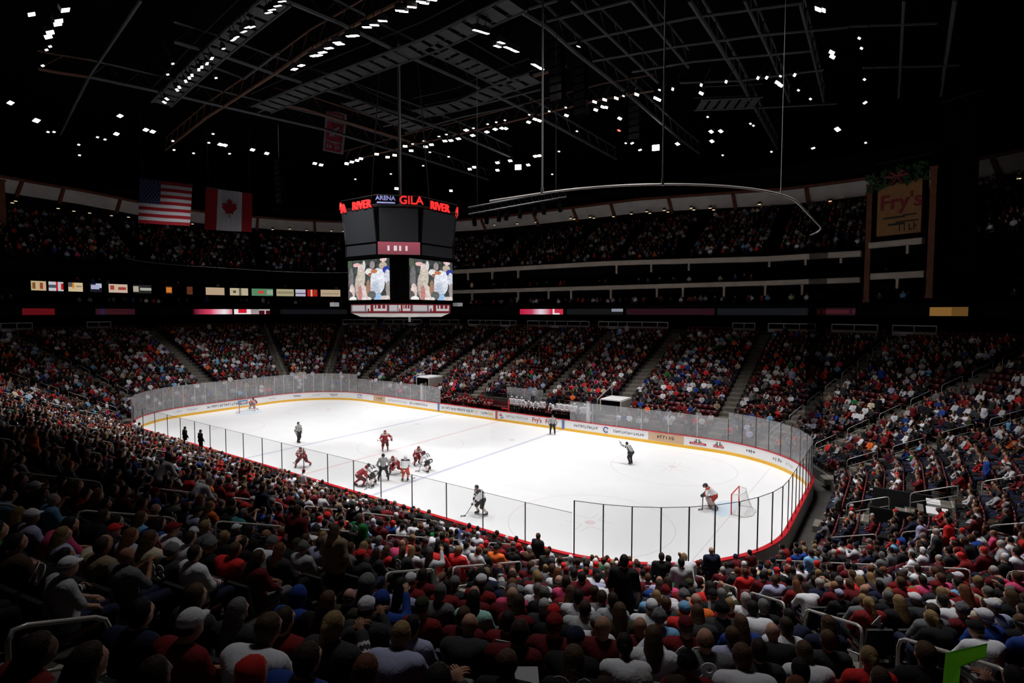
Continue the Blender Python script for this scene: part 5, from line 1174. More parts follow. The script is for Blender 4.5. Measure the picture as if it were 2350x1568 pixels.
# ================================================================== HANDRAILS in the aisles
sl = RISE/DR
def hoop(L=1.75):
    h = .92; r = .024; rr = .14; P = [(0, 0, 0), (0, 0, h-rr), (0, rr*.3, h-rr*.3+rr*.15), (0, rr, h+rr*sl)]
    P += [(0, L-rr, h+(L-rr)*sl), (0, L-rr*.3, h+L*sl-rr*.35), (0, L, h+L*sl-rr), (0, L, L*sl-.02)]
    mb = MB(); mb.tube(P, r, M['rail'], 8); a = mb.mesh('rail_hoop', True); mb = MB(); mb.tube([(0, .0, .45), (0, L, .45+L*sl)], r*.8, M['rail'], 8); b = mb.mesh('mid_rail', True)
    mb = MB(); mb.box((0, 0, .015), (.12, .12, .03), M['steel']); mb.box((0, L, L*sl+.0), (.12, .12, .03), M['steel']); c = mb.mesh('floor_flange'); return a, b, c
ha, hb, hc_ = hoop(); first = None
RAILED = [('c', a) for a in (66, 43, 20, -13, -35, -57, -77, -90, 135, 158, 202, 225, 248)]+[('s', 17.6, -1), ('s', 9.5, -1), ('s', 2.6, -1), ('e', -1.5, 1), ('s', -7, -1)]
for a in RAILED:
    bb = aisle_frame(a)
    for i in (1, 4, 7, 10, 13, 16, 19, 22):
        if a == ('c', -77) and i > 13: continue
        p = pos(bb, row_d(i)+.2, row_z(i)+.03); qq = pj([p])[0]
        if qq[2] < 1.2 or qq[0] < -200 or qq[0] > 2550: continue
        rz = math.atan2(bb[3], bb[2])-PI/2
        if first is None:
            first = thing('stair_handrail', 'grey metal hoop handrail standing in a stair aisle', 'handrail', p, rz, 'hoop handrails in the aisles'); link('rail_hoop', ha, first); link('mid_rail', hb, first); link('floor_flange', hc_, first)
        else: dup(first, p, rz)
bb = aisle_frame(('c', -77)); o = thing('stair_handrail', 'grey hoop handrail at the bottom left corner of the photo', 'handrail', tuple(pos(bb, 19.2, row_z(20)+.02)), math.atan2(bb[3], bb[2])-PI/2)
for n_, m_ in zip(('rail_hoop', 'mid_rail', 'floor_flange'), hoop(.85)): link(n_, m_, o)
# ================================================================== ROOF: trusses, catwalks, lamps
ZB = 30.0
def beam(pxs, m='truss', r=.15, label=None, web=True, z=ZB, name='roof_truss'):
    P = [onz(x, y, z) for x, y in pxs]; mb = MB()
    mb.tube(P, r, M[m], 6); hh = 1.3
    if web:
        mb.tube([p+vec(0, 0, hh) for p in P], r*.7, M[m], 5)
    t = thing(name, label or 'dark grey steel roof truss under the black ceiling', 'roof truss', tuple(P[0]), 0, 'steel trusses of the roof' if label is None else None)
    o = mb.build('chord', t); o.location = -Vector(P[0])
    if web:
        mb = MB(); L = np.r_[0, np.cumsum([np.linalg.norm(b-a) for a, b in zip(P[:-1], P[1:])])]; n = int(L[-1]/2.2)
        Pa = np.array(P); at = lambda t_: vec(*[np.interp(t_, L, Pa[:, i]) for i in range(3)])
        for k in range(n): a = at(L[-1]*k/n); b = at(L[-1]*(k+.5)/n)+vec(0, 0, hh); c = at(L[-1]*(k+1)/n); mb.tube([a, b, c], .03, M[m], 4, caps=False)
        o = mb.build('web_bars', t); o.location = -Vector(P[0])
B1 = [[(655, 0), (780, 52), (918, 120), (1130, 215), (1240, 270), (1415, 365)], [(400, 95), (510, 127), (630, 169), (780, 215), (952, 272), (1055, 310), (1175, 362)], [(206, 176), (379, 213), (516, 245), (740, 296), (972, 365), (1120, 412)],
      [(1152, 0), (1255, 62), (1317, 117), (1365, 155), (1434, 210), (1562, 320), (1605, 352)], [(1310, 0), (1393, 79), (1510, 190)], [(1448, 0), (1537, 103), (1580, 155)], [(1581, 0), (1640, 90), (1695, 179), (1784, 341)], [(1708, 0), (1770, 131), (1812, 234)], [(1836, 7), (1860, 103), (1891, 234)], [(2075, 0), (2063, 224)], [(2194, 0), (2160, 220)]]
for k, l in enumerate(B1): beam(l, 'truss', .15 if k < 4 or k == 6 else .1)
beam([(88, 157), (130, 165), (206, 176)], 'truss_rust', .15, 'rust-coloured truss end at the upper left of the roof')
for l in ([(324, 0), (282, 62), (207, 172), (158, 269), (138, 310)], [(800, 155), (928, 124), (1073, 69), (1176, 31), (1280, 0)], [(592, 258), (716, 196), (800, 155)], [(880, 290), (952, 272), (1090, 210), (1245, 165)], [(930, 305), (1060, 268), (1200, 240)], [(1255, 48), (1350, 25), (1450, 0)], [(1303, 100), (1450, 68), (1580, 41), (1700, 25), (1840, 7)], [(1360, 140), (1550, 107), (1750, 80), (1946, 62)], [(1450, 165), (1591, 141), (1860, 117)], [(1560, 190), (1700, 185), (1890, 160)], [(1740, 248), (1920, 238)], [(1000, 265), (1100, 240), (1240, 205)], [(480, 150), (560, 180), (640, 120)], [(1950, 60), (2150, 53)], [(1980, 155), (2200, 150)]): beam(l, 'truss', .1, web=False, name='roof_beam')
beam([(925, 0), (866, 28), (780, 76), (715, 110), (630, 169), (475, 269), (379, 344)], 'truss_rust', .13, 'rust-coloured truss running beside the long upper row of lamps')
beam([(630, 236), (700, 250), (860, 300), (960, 330)], 'truss_rust', .13, 'rust-coloured truss end behind the hanging banner')
beam([(790, 372), (960, 330), (1120, 292), (1240, 262), (1380, 228), (1500, 208)], 'truss_rust', .1, 'rust-coloured truss carrying the long middle row of lamps')
beam([(1185, 185), (1245, 168), (1300, 150)], 'truss_rust', .14, 'short rust-coloured beam beside the left hanging pole', web=False)
def catwalk(pxs, wd, n, label):
    P = np.array([onz(x, y, ZB-.2) for x, y in pxs]); L = np.r_[0, np.cumsum(np.linalg.norm(np.diff(P, axis=0), axis=1))]; t = thing('catwalk', label, 'catwalk', tuple(P[0])); mbd = MB(); mbr = MB()
    at = lambda s: vec(*[np.interp(s, L, P[:, i]) for i in range(3)])
    sides = [[], []]
    for k in range(n):
        a, b = at(L[-1]*k/n), at(L[-1]*(k+1)/n); d = (b-a)/np.linalg.norm(b-a); s = np.cross(d, vec(0, 0, 1)); c = (a+b)/2
        mbd.box(c-P[0], (np.linalg.norm(b-a)*.72, wd, .05), M['deckpanel'], (d, s, vec(0, 0, 1)))
        for j, sg in enumerate((-1, 1)): sides[j] += [a+s*sg*wd*.6-P[0]]+([b+s*sg*wd*.6-P[0]] if k == n-1 else [])
    for s_ in sides: mbr.tube(s_, .09, M['truss'], 5); mbr.tube([p+vec(0, 0, 1.1) for p in s_], .05, M['truss'], 5)
    mbd.build('grating_deck', t); mbr.build('side_rails', t)
catwalk([(600, 252), (716, 203), (860, 150), (1000, 98), (1090, 55), (1190, 8)], 1.5, 22, 'grey grating catwalk crossing the upper centre of the roof')
catwalk([(960, 262), (1060, 242), (1140, 207), (1230, 178)], 1.5, 10, 'short grey grating catwalk left of the hanging pole')
catwalk([(800, 232), (870, 262), (960, 297)], 1.5, 8, 'grey grating catwalk above the lamp row near the scoreboard')
catwalk([(1600, 242), (1660, 240), (1740, 236)], 2.0, 6, 'grey grating catwalk panels at the right of the roof')
catwalk([(985, 105), (1060, 140), (1165, 195)], 1.4, 8, 'grey grating catwalk linking the two centre walkways')
catwalk([(370, 240), (480, 135), (560, 65), (640, 0)], 1.2, 16, 'grey grating catwalk along the left row of streaky lamps')
LL = {}
def lamp_mesh(w_, h_, m, key):
    if key not in LL:
        mb = MB(); mb.box((0, 0, .16), (w_*1.15, h_*1.15, .3), M['blackmetal']); mb.box((0, 0, .34), (w_*.6, h_*.6, .1), M['blackmetal']); hh = mb.mesh('lamp_housing')
        mb = MB(); mb.box((0, 0, 0), (w_, h_, .03), M[m]); ln = mb.mesh('lens')
        mb = MB(); mb.tube([(0, 0, .36), (0, 0, 1.4)], .03, M['blackmetal'], 4); hg = mb.mesh('hanger'); LL[key] = (hh, ln, hg)
    return LL[key]
def lamp(px, py, kind='n', z=28.9, sz_=1.0):
    key, w_, h_, m = {'n': ('n', .42, .34, 'lamp'), 'b': ('b', .50, .36, 'lamp'), 'd': ('d', .24, .18, 'lamp_dim'), 's': ('s', .42, .16, 'lamp'), 'v': ('v', .5, .4, 'lamp_violet'), 'r': ('r', .3, .3, 'lamp_red'), 'h': ('h', .7, .55, 'lamp_hot')}[kind]
    hh, ln, hg = lamp_mesh(w_, h_, m, key); p = onz(px, py, z)
    names = {'n': 'small white ceiling floodlight glowing under the roof trusses', 'b': 'larger white ceiling floodlight in the upper lamp rows', 'd': 'dim small ceiling lamp under the roof trusses', 's': 'streak-like white lamp in the left lamp row', 'v': 'violet-tinged white lamp at the far left of the roof', 'r': 'tiny red lamp under the roof', 'h': 'blue-white spotlight glaring brightly under the roof'}
    t = thing('ceiling_lamp', names[kind], 'ceiling lamp', tuple(p), 0, 'ceiling lamps: '+kind)
    # tilt the lamp head towards the ice
    tgt = Vector((p[0]*.35, p[1]*.35, 0))-Vector(p); t.rotation_euler = tgt.to_track_quat('-Z', 'Y').to_euler()
    if kind == 'h': t.rotation_euler = (Vector((CAM[0]*.8, CAM[1]*.8, 9))-Vector(p)).to_track_quat('-Z', 'Y').to_euler()
    link('lamp_housing', hh, t); link('lens', ln, t); link('hanger', hg, t)
    return t
s3 = 1/2.904
def lst(ox, oy, pts, kind, z=28.9):
    for x, y in pts: lamp(ox+x*s3, oy+y*s3, kind, z)
lst(0, 0, [(211, 96), (70, 686), (800, 773), (776, 893), (972, 866), (1018, 878), (1468, 963), (1499, 969), (1683, 999), (1778, 1023), (2098, 1090), (2140, 1100), (2311, 1092), (1962, 462), (2008, 437)], 'n')
lst(0, 0, [(437, 68), (393, 142), (385, 160), (335, 218), (322, 245), (243, 804)], 'v')
lst(0, 0, [(334, 310), (310, 333), (1530, 1025), (1392, 952), (525, 965), (530, 1035), (1490, 325), (1440, 520), (1152, 425), (1118, 497), (320, 880), (360, 880), (650, 915), (700, 930), (1160, 1000), (1290, 1022), (1152, 940), (1420, 893), (285, 438)], 'd')
lst(0, 0, [(1880, 10), (1850, 40), (1812, 66), (1790, 85), (1680, 181), (1650, 182), (1625, 212), (1575, 250), (1555, 266), (1412, 390), (1380, 425), (1345, 448), (1325, 465), (1280, 502), (1262, 520), (1238, 542), (1195, 582), (1180, 600), (1112, 660), (1095, 682)], 's')
lst(0, 0, [(2095, 372), (2120, 370), (2150, 350), (2192, 322), (2250, 285)], 'b')
lst(780, 0, [(400, 72), (425, 78), (480, 48), (540, 12), (562, 22), (615, 0), (180, 182), (230, 168), (285, 140), (72, 242), (98, 238), (0, 295), (915, 205), (965, 220), (1120, 320), (1165, 340), (1300, 435), (1335, 455)], 'b')
lst(780, 0, [(1075, 285), (1050, 310), (45, 1090), (80, 1080), (115, 1070), (140, 1058), (245, 1028), (318, 1048), (365, 1035), (435, 975), (475, 1005), (572, 978), (610, 965), (700, 940), (740, 937), (790, 925), (842, 868), (885, 903), (980, 880), (1035, 862), (1080, 855), (1105, 857), (1258, 815), (1300, 795), (1330, 805), (1510, 770), (1705, 733), (1752, 713), (1772, 715), (2105, 655), (2125, 665), (1865, 790), (1050, 1085), (1050, 1135), (1135, 1072), (1255, 1100), (1302, 1042), (1330, 1038), (865, 1128), (895, 1115), (2250, 960), (1978, 630), (1842, 655), (1765, 665), (1698, 680), (740, 1272)], 'n')
lst(780, 0, [(485, 960), (560, 940), (660, 910), (710, 897), (890, 855), (985, 828), (1042, 815), (1100, 802), (1262, 765), (1395, 742), (1505, 717), (1890, 640), (2130, 600), (103, 1195), (1415, 1162), (1905, 955), (1580, 875), (1590, 310), (340, 1160), (725, 1045), (555, 1105), (600, 1015), (1460, 1010)], 'd')
lst(780, 0, [(2218, 594), (1948, 955), (2000, 1000)], 's'); lst(780, 0, [(1860, 870)], 'r'); lst(780, 0, [(1188, 1115), (2105, 985)], 'h')
lst(1550, 0, [(172, 622), (680, 552), (700, 568), (238, 878), (302, 875), (243, 942), (950, 62), (980, 66), (1042, 350), (1046, 378)], 'n')
lst(1550, 0, [(172, 567), (338, 545), (550, 520), (608, 518), (795, 500), (918, 988), (1264, 685)], 's')
lst(1550, 0, [(820, 602), (900, 660), (700, 508), (500, 825), (520, 838), (215, 780), (1260, 530), (1240, 322), (1268, 952), (640, 1012), (315, 1035), (1225, 255)], 'd')
for px, py, lab in ((910, 433, 'bright bluish spotlight hanging just above the scoreboard'), (1922, 297, 'bluish spotlight with a lit rack at the right of the roof')): 
    t = lamp(px, py, 'v', 28); t['label'] = lab; del t['group']
# small warm downlights under the soffit
def dl(px, py, lab='small warm downlight under the roof soffit'):
    b = ang_span([px], ringd0-1, ringz0)[0]; 
    best = None
    for zz in np.arange(20, 30, .1):
        qv = pj([pos(b, ringd0-1.2, zz)])[0]; e = abs(qv[1]-py)
        if best is None or e < best[0]: best = (e, zz)
    p = pos(b, ringd0-1.2, best[1]); t = thing('downlight', lab, 'downlight', tuple(p), 0, 'warm downlights under the soffit'); mb = MB(); mb.tube([(0, 0, 0), (0, 0, .25)], .22, M['blackmetal'], 8); mb.build('can', t); mb = MB(); mb.tube([(0, 0, -.03), (0, 0, 0)], .2, M['warm'], 8); mb.build('lens', t)
for x, y in ((100, 180), (85, 190), (375, 230), (485, 247), (595, 260), (740, 275), (855, 285), (1287, 330), (1820, 367), (1930, 365), (2042, 373), (2205, 378), (2300, 378)): dl(x*s3, 400+y*s3)
for x, y in ((30, 378), (1030, 340), (1185, 330), (1310, 318), (1540, 295), (1565, 300), (1670, 286), (1695, 293), (1825, 283), (1945, 265), (2050, 250), (2070, 258), (2165, 240), (2190, 252)): dl(780+x*s3, 400+y*s3)
for x, y in ((105, 225), (125, 238), (235, 225), (258, 238), (562, 200), (1025, 178), (2285, 20), (2305, 30)): dl(1550+x*s3, 400+y*s3)
# ------------------------------------------------------------------ protective netting with its curved pipe
def netting(idx, ztop, label, name='safety_netting', pr=.05, pm='rail'):
    pth = [PTHF[i % len(PTHF)] for i in idx]; t = thing(name, label, 'netting')
    mb = MB(); mb.tube([pos(b, .12, ztop) for b in pth[::6]], pr, M[pm], 6); mb.build('support_pipe', t)
    mb = MB(); vs = []
    for b in pth[::6]: vs += [pos(b, .12, 3.52), pos(b, .12, ztop)]
    k = len(vs)//2; mb.add(vs, [(2*i, 2*i+2, 2*i+3, 2*i+1) for i in range(k-1)], M['net']); mb.build('net_mesh', t)
    return t
M['net_edge_strip'] = glass_mat('edge_on_net_strip', (.52, .53, .56), .0, .0)
NF = len(PTHF)
netting(range(i3-30, NF+90+55), 16.9, 'dark safety netting hung from a curved pipe over the near end')
netting(range(i1+10, i2-10), 16.9, 'dark safety netting over the far end of the rink', pr=.02, pm='blackmetal')
bb = None
for i in range(90, 270):
    if pj([pos(PTHF[i], .1, 3.5)])[0, 0] > 1858 and PTHF[i][3] > .2: bb = PTHF[i]
mb = MB(); mb.box((0, 0, 7.4), (1.15, .12, 14.6), M['net_edge_strip'], (cr, vec(-cr[1], cr[0], 0), vec(0, 0, 1))); tag(mb.build('edge_on_net_strip', loc=tuple(pos(bb, .3, 3.56))), 'added dark see-through strip for edge-on netting above the right corner glass', 'netting')  # tinted strip added for the dark band where the net runs edge-on
def pole(px, name, lab, r=.07, z0=16.9, top=33, pts=None):
    best = None
    for i in list(range(i3-30, NF))+list(range(0, 260)):
        p = pos(PTHF[i], .12, z0); e = abs(pj([p])[0, 0]-px)
        if best is None or e < best[0]: best = (e, p)
    p = best[1]; mb = MB(); mb.tube([(0, 0, 0), (0, 0, top-z0)], r, M['rail'], 7); mb.tube([(0, 0, -.05), (0, 0, .25)], r*1.8, M['steel'], 7); return tag(mb.build(name, loc=tuple(p)), lab, 'pole')
pole(1246, 'hanging_pole', 'pale hanging pole holding the netting pipe, left one', .04); pole(1522, 'hanging_pole', 'pale hanging pole holding the netting pipe, right one', .03); pole(1792, 'hanging_pole', 'thin hanging wire holding the right end of the netting pipe', .015)
# stage lights on a small truss left of the netting pipe
A_ = ondist(1075, 492, 33); B_ = ondist(1300, 452, 30); t = thing('lighting_truss', 'dark lighting truss hanging between the scoreboard and the left pole', 'truss', tuple(A_)); D_ = B_-A_
mb = MB(); mb.tube([(0, 0, 0), D_], .05, M['blackmetal'], 6); mb.tube([(0, 0, .4), D_+vec(0, 0, .4)], .05, M['blackmetal'], 6); mb.build('truss_chord', t)
mb = MB()
for k in range(16): mb.tube([D_*k/16, D_*(k+.5)/16+vec(0, 0, .4), D_*(k+1)/16], .02, M['blackmetal'], 4, caps=False)
mb.build('web_bars', t); mb = MB()
for k in (.1, .9): mb.tube([D_*k+vec(0, 0, .4), D_*k+vec(0, 0, 16)], .02, M['blackmetal'], 4)
mb.build('hanging_cable', t)
mb = MB(); mb.box((0, 0, -.28), (.22, .22, .12), M['black']); ya = mb.mesh('yoke_base'); mb = MB(); mb.tube([(0, 0, -.36), (0, .05, -.6), (0, .1, -.85)], [.1, .14, .12], M['black'], 8); hd_ = mb.mesh('lamp_head')
f0 = None
for k, tt in enumerate((.06, .2, .34, .42, .56, .7, .78, .93)):
    p = A_+D_*tt+vec(0, 0, .1)
    if f0 is None: f0 = thing('moving_light', 'black moving stage light hanging under the lighting truss', 'stage light', tuple(p), 0, 'stage lights on the truss'); link('yoke_base', ya, f0); link('lamp_head', hd_, f0)
    else: dup(f0, tuple(p), k*.7)
# loudspeaker line arrays
for px, py, Z, n, lab in ((1278, 85, 40, 8, 'tall black loudspeaker column right of the left pole'), (1332, 130, 44, 8, 'second tall black loudspeaker column near the roof centre'), (1458, 235, 50, 6, 'short black loudspeaker column by the middle lamp row'), (640, 372, 62, 8, 'grey-edged loudspeaker column above the maple leaf flag')):
    p = ondist(px, py, Z); t = thing('loudspeaker_column', lab, 'loudspeaker', tuple(p)); 
    for k in range(n):
        mb = MB(); a_ = k*.03; mb.box((0, a_*.4*k*.3, -k*.62), (1.1, .6, .56), M['black']); mb.box((0, -.31+a_*.4*k*.3, -k*.62), (1.0, .02, .46), M['blackmetal']); mb.build('speaker_cabinet', t)
    mb = MB(); mb.tube([(0, 0, .3), (0, 0, 33-p[2])], .04, M['rail'], 5); mb.build('hanging_cable', t)
# ------------------------------------------------------------------ flags, banner, paper bag advert
def quadmap(c):  # c: TL TR BR BL world
    c = [np.array(x, float) for x in c]
    n = np.cross(c[1]-c[0], c[3]-c[0]); n /= np.linalg.norm(n)
    if n@(CAM-c[0]) < 0: n = -n
    def f(u, v, off=0): return (c[0]*(1-u)+c[1]*u)*v+(c[3]*(1-u)+c[2]*u)*(1-v)+n*(off+.06*math.sin(u*9+v*2))
    return f
def cloth(mb, f, u0, u1, v0, v1, m, off=0, nu=6, nv=1):
    vs = []
    for i in range(nu+1):
        for j in range(nv+1): vs.append(f(u0+(u1-u0)*i/nu, v0+(v1-v0)*j/nv, off))
    mb.add(vs, [(i*(nv+1)+j, (i+1)*(nv+1)+j, (i+1)*(nv+1)+j+1, i*(nv+1)+j+1) for i in range(nu) for j in range(nv)], m)
def hang(mb, f):
    for u in (.05, .95): p = f(u, 1); mb.tube([p, (p[0], p[1], 33)], .02, M['blackmetal'], 4)
f = quadmap([ondist(321, 410, 57), ondist(441, 424, 58), ondist(436, 519, 58), ondist(317, 512, 57)])
t = thing('striped_flag', 'large red and white striped flag with starry blue corner hanging at left', 'flag'); mb = MB()
for k in range(13): cloth(mb, f, 0, 1, 1-(k+1)/13, 1-k/13, M['flag_red'] if k % 2 == 0 else M['flag_white'], 0, 12)
cloth(mb, f, 0, .40, 6/13, 1, M['flag_blue'], .03, 6, 2)
for r_ in range(9):
    for c_ in range(6 if r_ % 2 == 0 else 5):
        u = .40*(c_*2+1+(r_ % 2))/12; v = 1-(7/13)*(r_+1)/10
        pts = [f(u+.012*math.cos(PI/2+k*PI/5)*(1 if k % 2 == 0 else .4), v+.016*math.sin(PI/2+k*PI/5)*(1 if k % 2 == 0 else .4), .05) for k in range(10)]; mb.poly(pts, M['flag_white'])
mb.build('cloth', t); mb = MB(); hang(mb, f); mb.tube([f(0, 1), f(1, 1)], .04, M['blackmetal'], 5); mb.build('hanging_bar', t)
f = quadmap([ondist(473, 430, 53), ondist(579, 445, 54), ondist(578, 533, 54), ondist(469, 527, 53)])
t = thing('maple_leaf_flag', 'red and white flag with a red maple leaf hanging right of the striped flag', 'flag'); mb = MB()
cloth(mb, f, 0, .25, 0, 1, M['flag_red'], 0, 4, 2); cloth(mb, f, .25, .78, 0, 1, M['flag_white'], 0, 6, 2); cloth(mb, f, .78, 1, 0, 1, M['flag_red'], 0, 4, 2)
lf = [(0, 1), (.12, .72), (.25, .82), (.22, .42), (.45, .62), (.5, .48), (.78, .52), (.68, .28), (.82, .18), (.38, -.2), (.42, -.36), (.05, -.28), (.04, -.7)]; lf = lf+[(-x, y) for x, y in lf[::-1]][:-1]
mb.poly([f(.515+x*.21, .52+y*.30, .08) for x, y in lf], M['flag_red']); mb.build('cloth', t); mb = MB(); hang(mb, f); mb.tube([f(0, 1), f(1, 1)], .04, M['blackmetal'], 5); mb.build('hanging_bar', t)
f = quadmap([ondist(749, 250, 62), ondist(796, 263, 62), ondist(788, 355, 62), ondist(741, 346, 62)])
t = thing('hanging_banner', 'small maroon banner with pale border and emblem hanging under the roof', 'banner'); mb = MB(); cloth(mb, f, 0, 1, 0, 1, M['flag_white'], 0, 3, 3); cloth(mb, f, .1, .9, .27, .72, M['maroon'], .03, 3, 3); cloth(mb, f, .1, .9, .77, .97, M['maroon'], .03, 3, 1); cloth(mb, f, .1, .9, .03, .23, M['maroon'], .03, 3, 1)
mb.poly([f(.5+x*.25, .5+y*.15, .1) for x, y in ((-1, -1), (-.4, -.6), (-.2, -1), (.1, -.3), (.5, -.2), (.3, .2), (1, .7), (.7, 1), (.1, .5), (-.3, .6), (-.5, .1), (-.8, 0))], M['flag_white'])
for r_, (v, n) in enumerate(((.87, 6), (.13, 5))):
    for k in range(n): cloth(mb, f, .18+.64*k/n, .18+.64*(k+.62)/n, v-.04, v+.045, M['flag_white'], .06, 1, 1)
mb.build('cloth', t); mb = MB(); hang(mb, f); mb.build('hanging_cable', t)
# drapes
def drape(x0, x1, z0, z1, d, lab):
    pth = span(x0, x1, d, (z0+z1)/2, 0, FAR_HI); mb = MB(); vs = []; P = np.array([pos(b, d) for b in pth]); nr_ = 40; L = np.r_[0, np.cumsum(np.linalg.norm(np.diff(P, axis=0), axis=1))]
    for k in range(nr_+1):
        s = L[-1]*k/nr_; x_, y_ = np.interp(s, L, P[:, 0]), np.interp(s, L, P[:, 1]); b = pth[min(len(pth)-1, int(k/nr_*len(pth)))]; o = .12*(k % 2); vs += [(x_+b[2]*o, y_+b[3]*o, z0), (x_+b[2]*o, y_+b[3]*o, z1)]
    mb.add(vs, [(2*i, 2*i+2, 2*i+3, 2*i+1) for i in range(nr_)], M['dark']); mb.tube([vs[1], vs[len(vs)//2*1 | 1], vs[-1]], .06, M['blackmetal'], 5); tag(mb.build('black_drape'), lab, 'drape')
drape(1999, 2134, 19.3, 26.5, 22.0, 'black drape between the two right brown columns behind the bag advert')
drape(2150, 2246, 12.8, 31, 22.4, 'tall black drape right of the second brown column')
b = ang_span([2069], 21.4, 22)[0]; tgv = vec(-b[3], b[2], 0); nv_ = vec(b[2], b[3], 0); c0 = pos(b, 21.4, 0); kz = pj([c0+vec(0, 0, 20)])[0, 2]/FPX
zt = CAM[2]+(716-420)*kz; zb = CAM[2]+(716-538)*kz; W_ = 96*kz*.95
rt = -tgv if (pj([c0-tgv])[0, 0] > pj([c0])[0, 0]) else tgv
t = thing('paper_bag_advert', 'tan paper bag shaped advert with red lettering hanging between the brown columns', 'advert', (0, 0, 0)); mb = MB()
mb.box(c0+vec(0, 0, (zt+zb)/2), (W_, .5, zt-zb), M['bag'], (rt, nv_, vec(0, 0, 1)))
mb.box(c0+vec(0, 0, zt-.1), (W_*1.02, .54, .12), M['bag'], (rt, nv_, vec(0, 0, 1))); mb.build('bag', t)
def on_bag(me_or_mb, u, v, name, lab=None):
    o = me_or_mb if isinstance(me_or_mb, bpy.types.Object) else link(name, me_or_mb, t); p = c0+rt*(u*W_)-nv_*.27+vec(0, 0, zb+(zt-zb)*v); o.location = tuple(p); o.rotation_euler = (PI/2, 0, math.atan2(rt[1], rt[0])); return o
on_bag(font_mesh("Fry's", 2.0, col_mat('print_deep_red', (.2, .006, .014)), .03), .04, .62, 'lettering')
mb = MB(); 
for (u, v, w__, h__) in ((-.1, 0, .5, .1), (.25, .05, .3, .08), (-.05, -.3, .35, .12), (.2, -.22, .5, .08)): mb.box((u*W_, v*2.2, 0), (w__*W_, h__*1.6, .03), M['print_black'])
stm = MB(); stroke_marks(stm, 0, 0, W_*.42, .8, M['print_black'], 5); stm.v = [(x, z, y) for x, y, z in stm.v]; me1 = mb.mesh('small_print'); on_bag(me1, .0, .33, 'small_print'); on_bag(stm.mesh('large_mark'), .22, .13, 'large_mark')
mb = MB(); r_ = random.Random(4)
for k in range(150):
    u = r_.uniform(-.75, .62); c = c0+rt*(u*W_)-nv_*(.3+r_.uniform(0, .5))+vec(0, 0, zt+r_.uniform(-.2, 1.3)-max(0, -u-.4)*r_.uniform(0, 3)); a_ = r_.uniform(0, 6.3); X = rt*math.cos(a_)+vec(0, 0, 1)*math.sin(a_); Y = np.cross(X, nv_); s = r_.uniform(.2, .42)
    mb.poly([c-X*s, c-X*s*.4+Y*s*.4, c+X*s*.2+Y*s*.28, c+X*s, c+X*s*.2-Y*s*.28-nv_*.05, c-X*s*.4-Y*s*.4], M['holly'])
mb.build('holly_leaves', t); mb = MB()
for sg in (-1, 1): mb.tube([c0-nv_*.7+vec(0, 0, zt+.5), c0-nv_*.8+rt*sg*.5+vec(0, 0, zt+.95), c0-nv_*.8+rt*sg*.95+vec(0, 0, zt+.6), c0-nv_*.7+vec(0, 0, zt+.45)], [.12, .2, .2, .1], M['berry'], 6); mb.tube([c0-nv_*.7+vec(0, 0, zt+.5), c0-nv_*.7+rt*sg*.5+vec(0, 0, zt-.2)], [.12, .16], M['berry'], 6)
mb.build('red_bow', t)
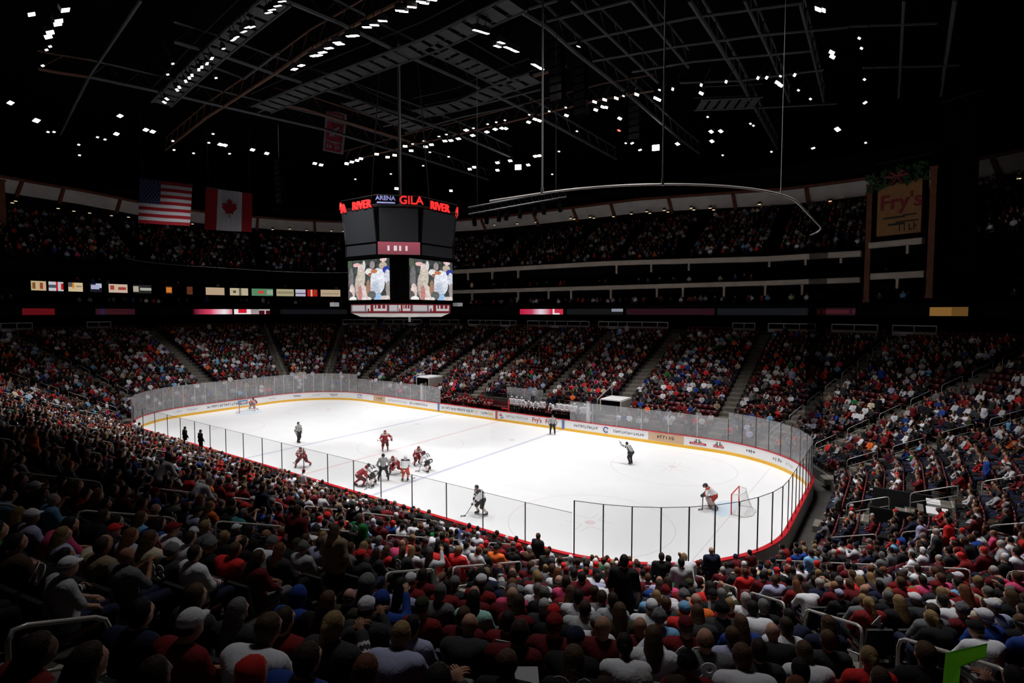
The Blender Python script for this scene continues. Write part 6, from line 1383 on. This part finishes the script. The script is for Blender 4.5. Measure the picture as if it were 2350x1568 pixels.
# ------------------------------------------------------------------ posters held in the crowd
P_ = [ondist(2170, 1500, 4.5), ondist(2265, 1478, 4.7), ondist(2262, 1508, 4.6), ondist(2205, 1530, 4.5), ondist(2198, 1600, 4.1), ondist(2160, 1600, 4.05)]
mb = MB(); n = np.cross(P_[1]-P_[0], P_[5]-P_[0]); n /= np.linalg.norm(n); k = len(P_); mb.add([p for p in P_], [tuple(range(k))], M['poster_green']); mb.tube([P_[0], P_[1], P_[2], P_[3]], .004, M['poster_green'], 4); tag(mb.build('paper_poster'), 'bright green folded paper poster behind the lower right handrail', 'poster')
P_ = [ondist(1178, 1530, 4.7), ondist(1234, 1530, 4.7), ondist(1240, 1600, 4.5), ondist(1190, 1600, 4.5)]
mb = MB(); n = np.cross(P_[1]-P_[0], P_[3]-P_[0]); n /= np.linalg.norm(n); mb.add(P_+[p+n*.015 for p in P_], [(0, 1, 2, 3), (7, 6, 5, 4), (0, 4, 5, 1), (1, 5, 6, 2), (2, 6, 7, 3), (3, 7, 4, 0)], M['paper']); tag(mb.build('paper_sheet'), 'pale paper sheet held up at the bottom centre of the crowd', 'paper')

# tunnel mouth in the near end stand
bb = aisle_frame(('e', -2.2, 1)); p = pos(bb, 4.6, row_z(3)+.003); t = thing('tunnel_mouth', 'black tunnel mouth with pale covers in the near end stand right of the goal', 'tunnel', tuple(p), -PI/2)
mb = MB(); mb.box((-1.7, 0, .5), (.15, 2.4, 1.1), M['blackmetal']); mb.build('side_wall', t); mb = MB(); mb.box((1.7, 0, .5), (.15, 2.4, 1.1), M['blackmetal']); mb.build('side_wall', t)
mb = MB(); mb.box((0, .9, .5), (3.2, .1, 1.0), M['black']); mb.build('dark_opening_panel', t); mb = MB(); mb.box((-.9, 1.3, .95), (.9, .8, .1), M['board']); mb.build('pale_cover', t); mb = MB(); mb.box((.7, 1.3, 1.0), (1.1, .8, .1), M['board']); mb.build('pale_cover', t)  # black box stands for the darkness inside the mouth

# labels of look-alikes: tell them apart by their place, counted from the left of the photo
def ordinal(n): return f"{n}{'th' if 10 < n % 100 < 14 else {1: 'st', 2: 'nd', 3: 'rd'}.get(n % 10, 'th')}"
bpy.context.view_layer.update()
same = {}
for o in SC.objects:
    if o.parent is None and o.get('label') and o.get('kind') is None and o.name.split('.')[0] != 'arena_seat': same.setdefault(o['label'], []).append(o)
for L, lst_ in same.items():
    if len(lst_) < 2: continue
    def xk(o):
        ms = [o] if o.type == 'MESH' else [c for c in o.children if c.type == 'MESH']
        pts = [m.matrix_world @ Vector(c) for m in ms[:2] for c in m.bound_box]
        return float(np.mean(pj(np.array([tuple(p) for p in pts]))[:, 0]))
    for k, o in enumerate(sorted(lst_, key=xk)): o['label'] = ' '.join(L.split()[:12])+f', {ordinal(k+1)} from the left'
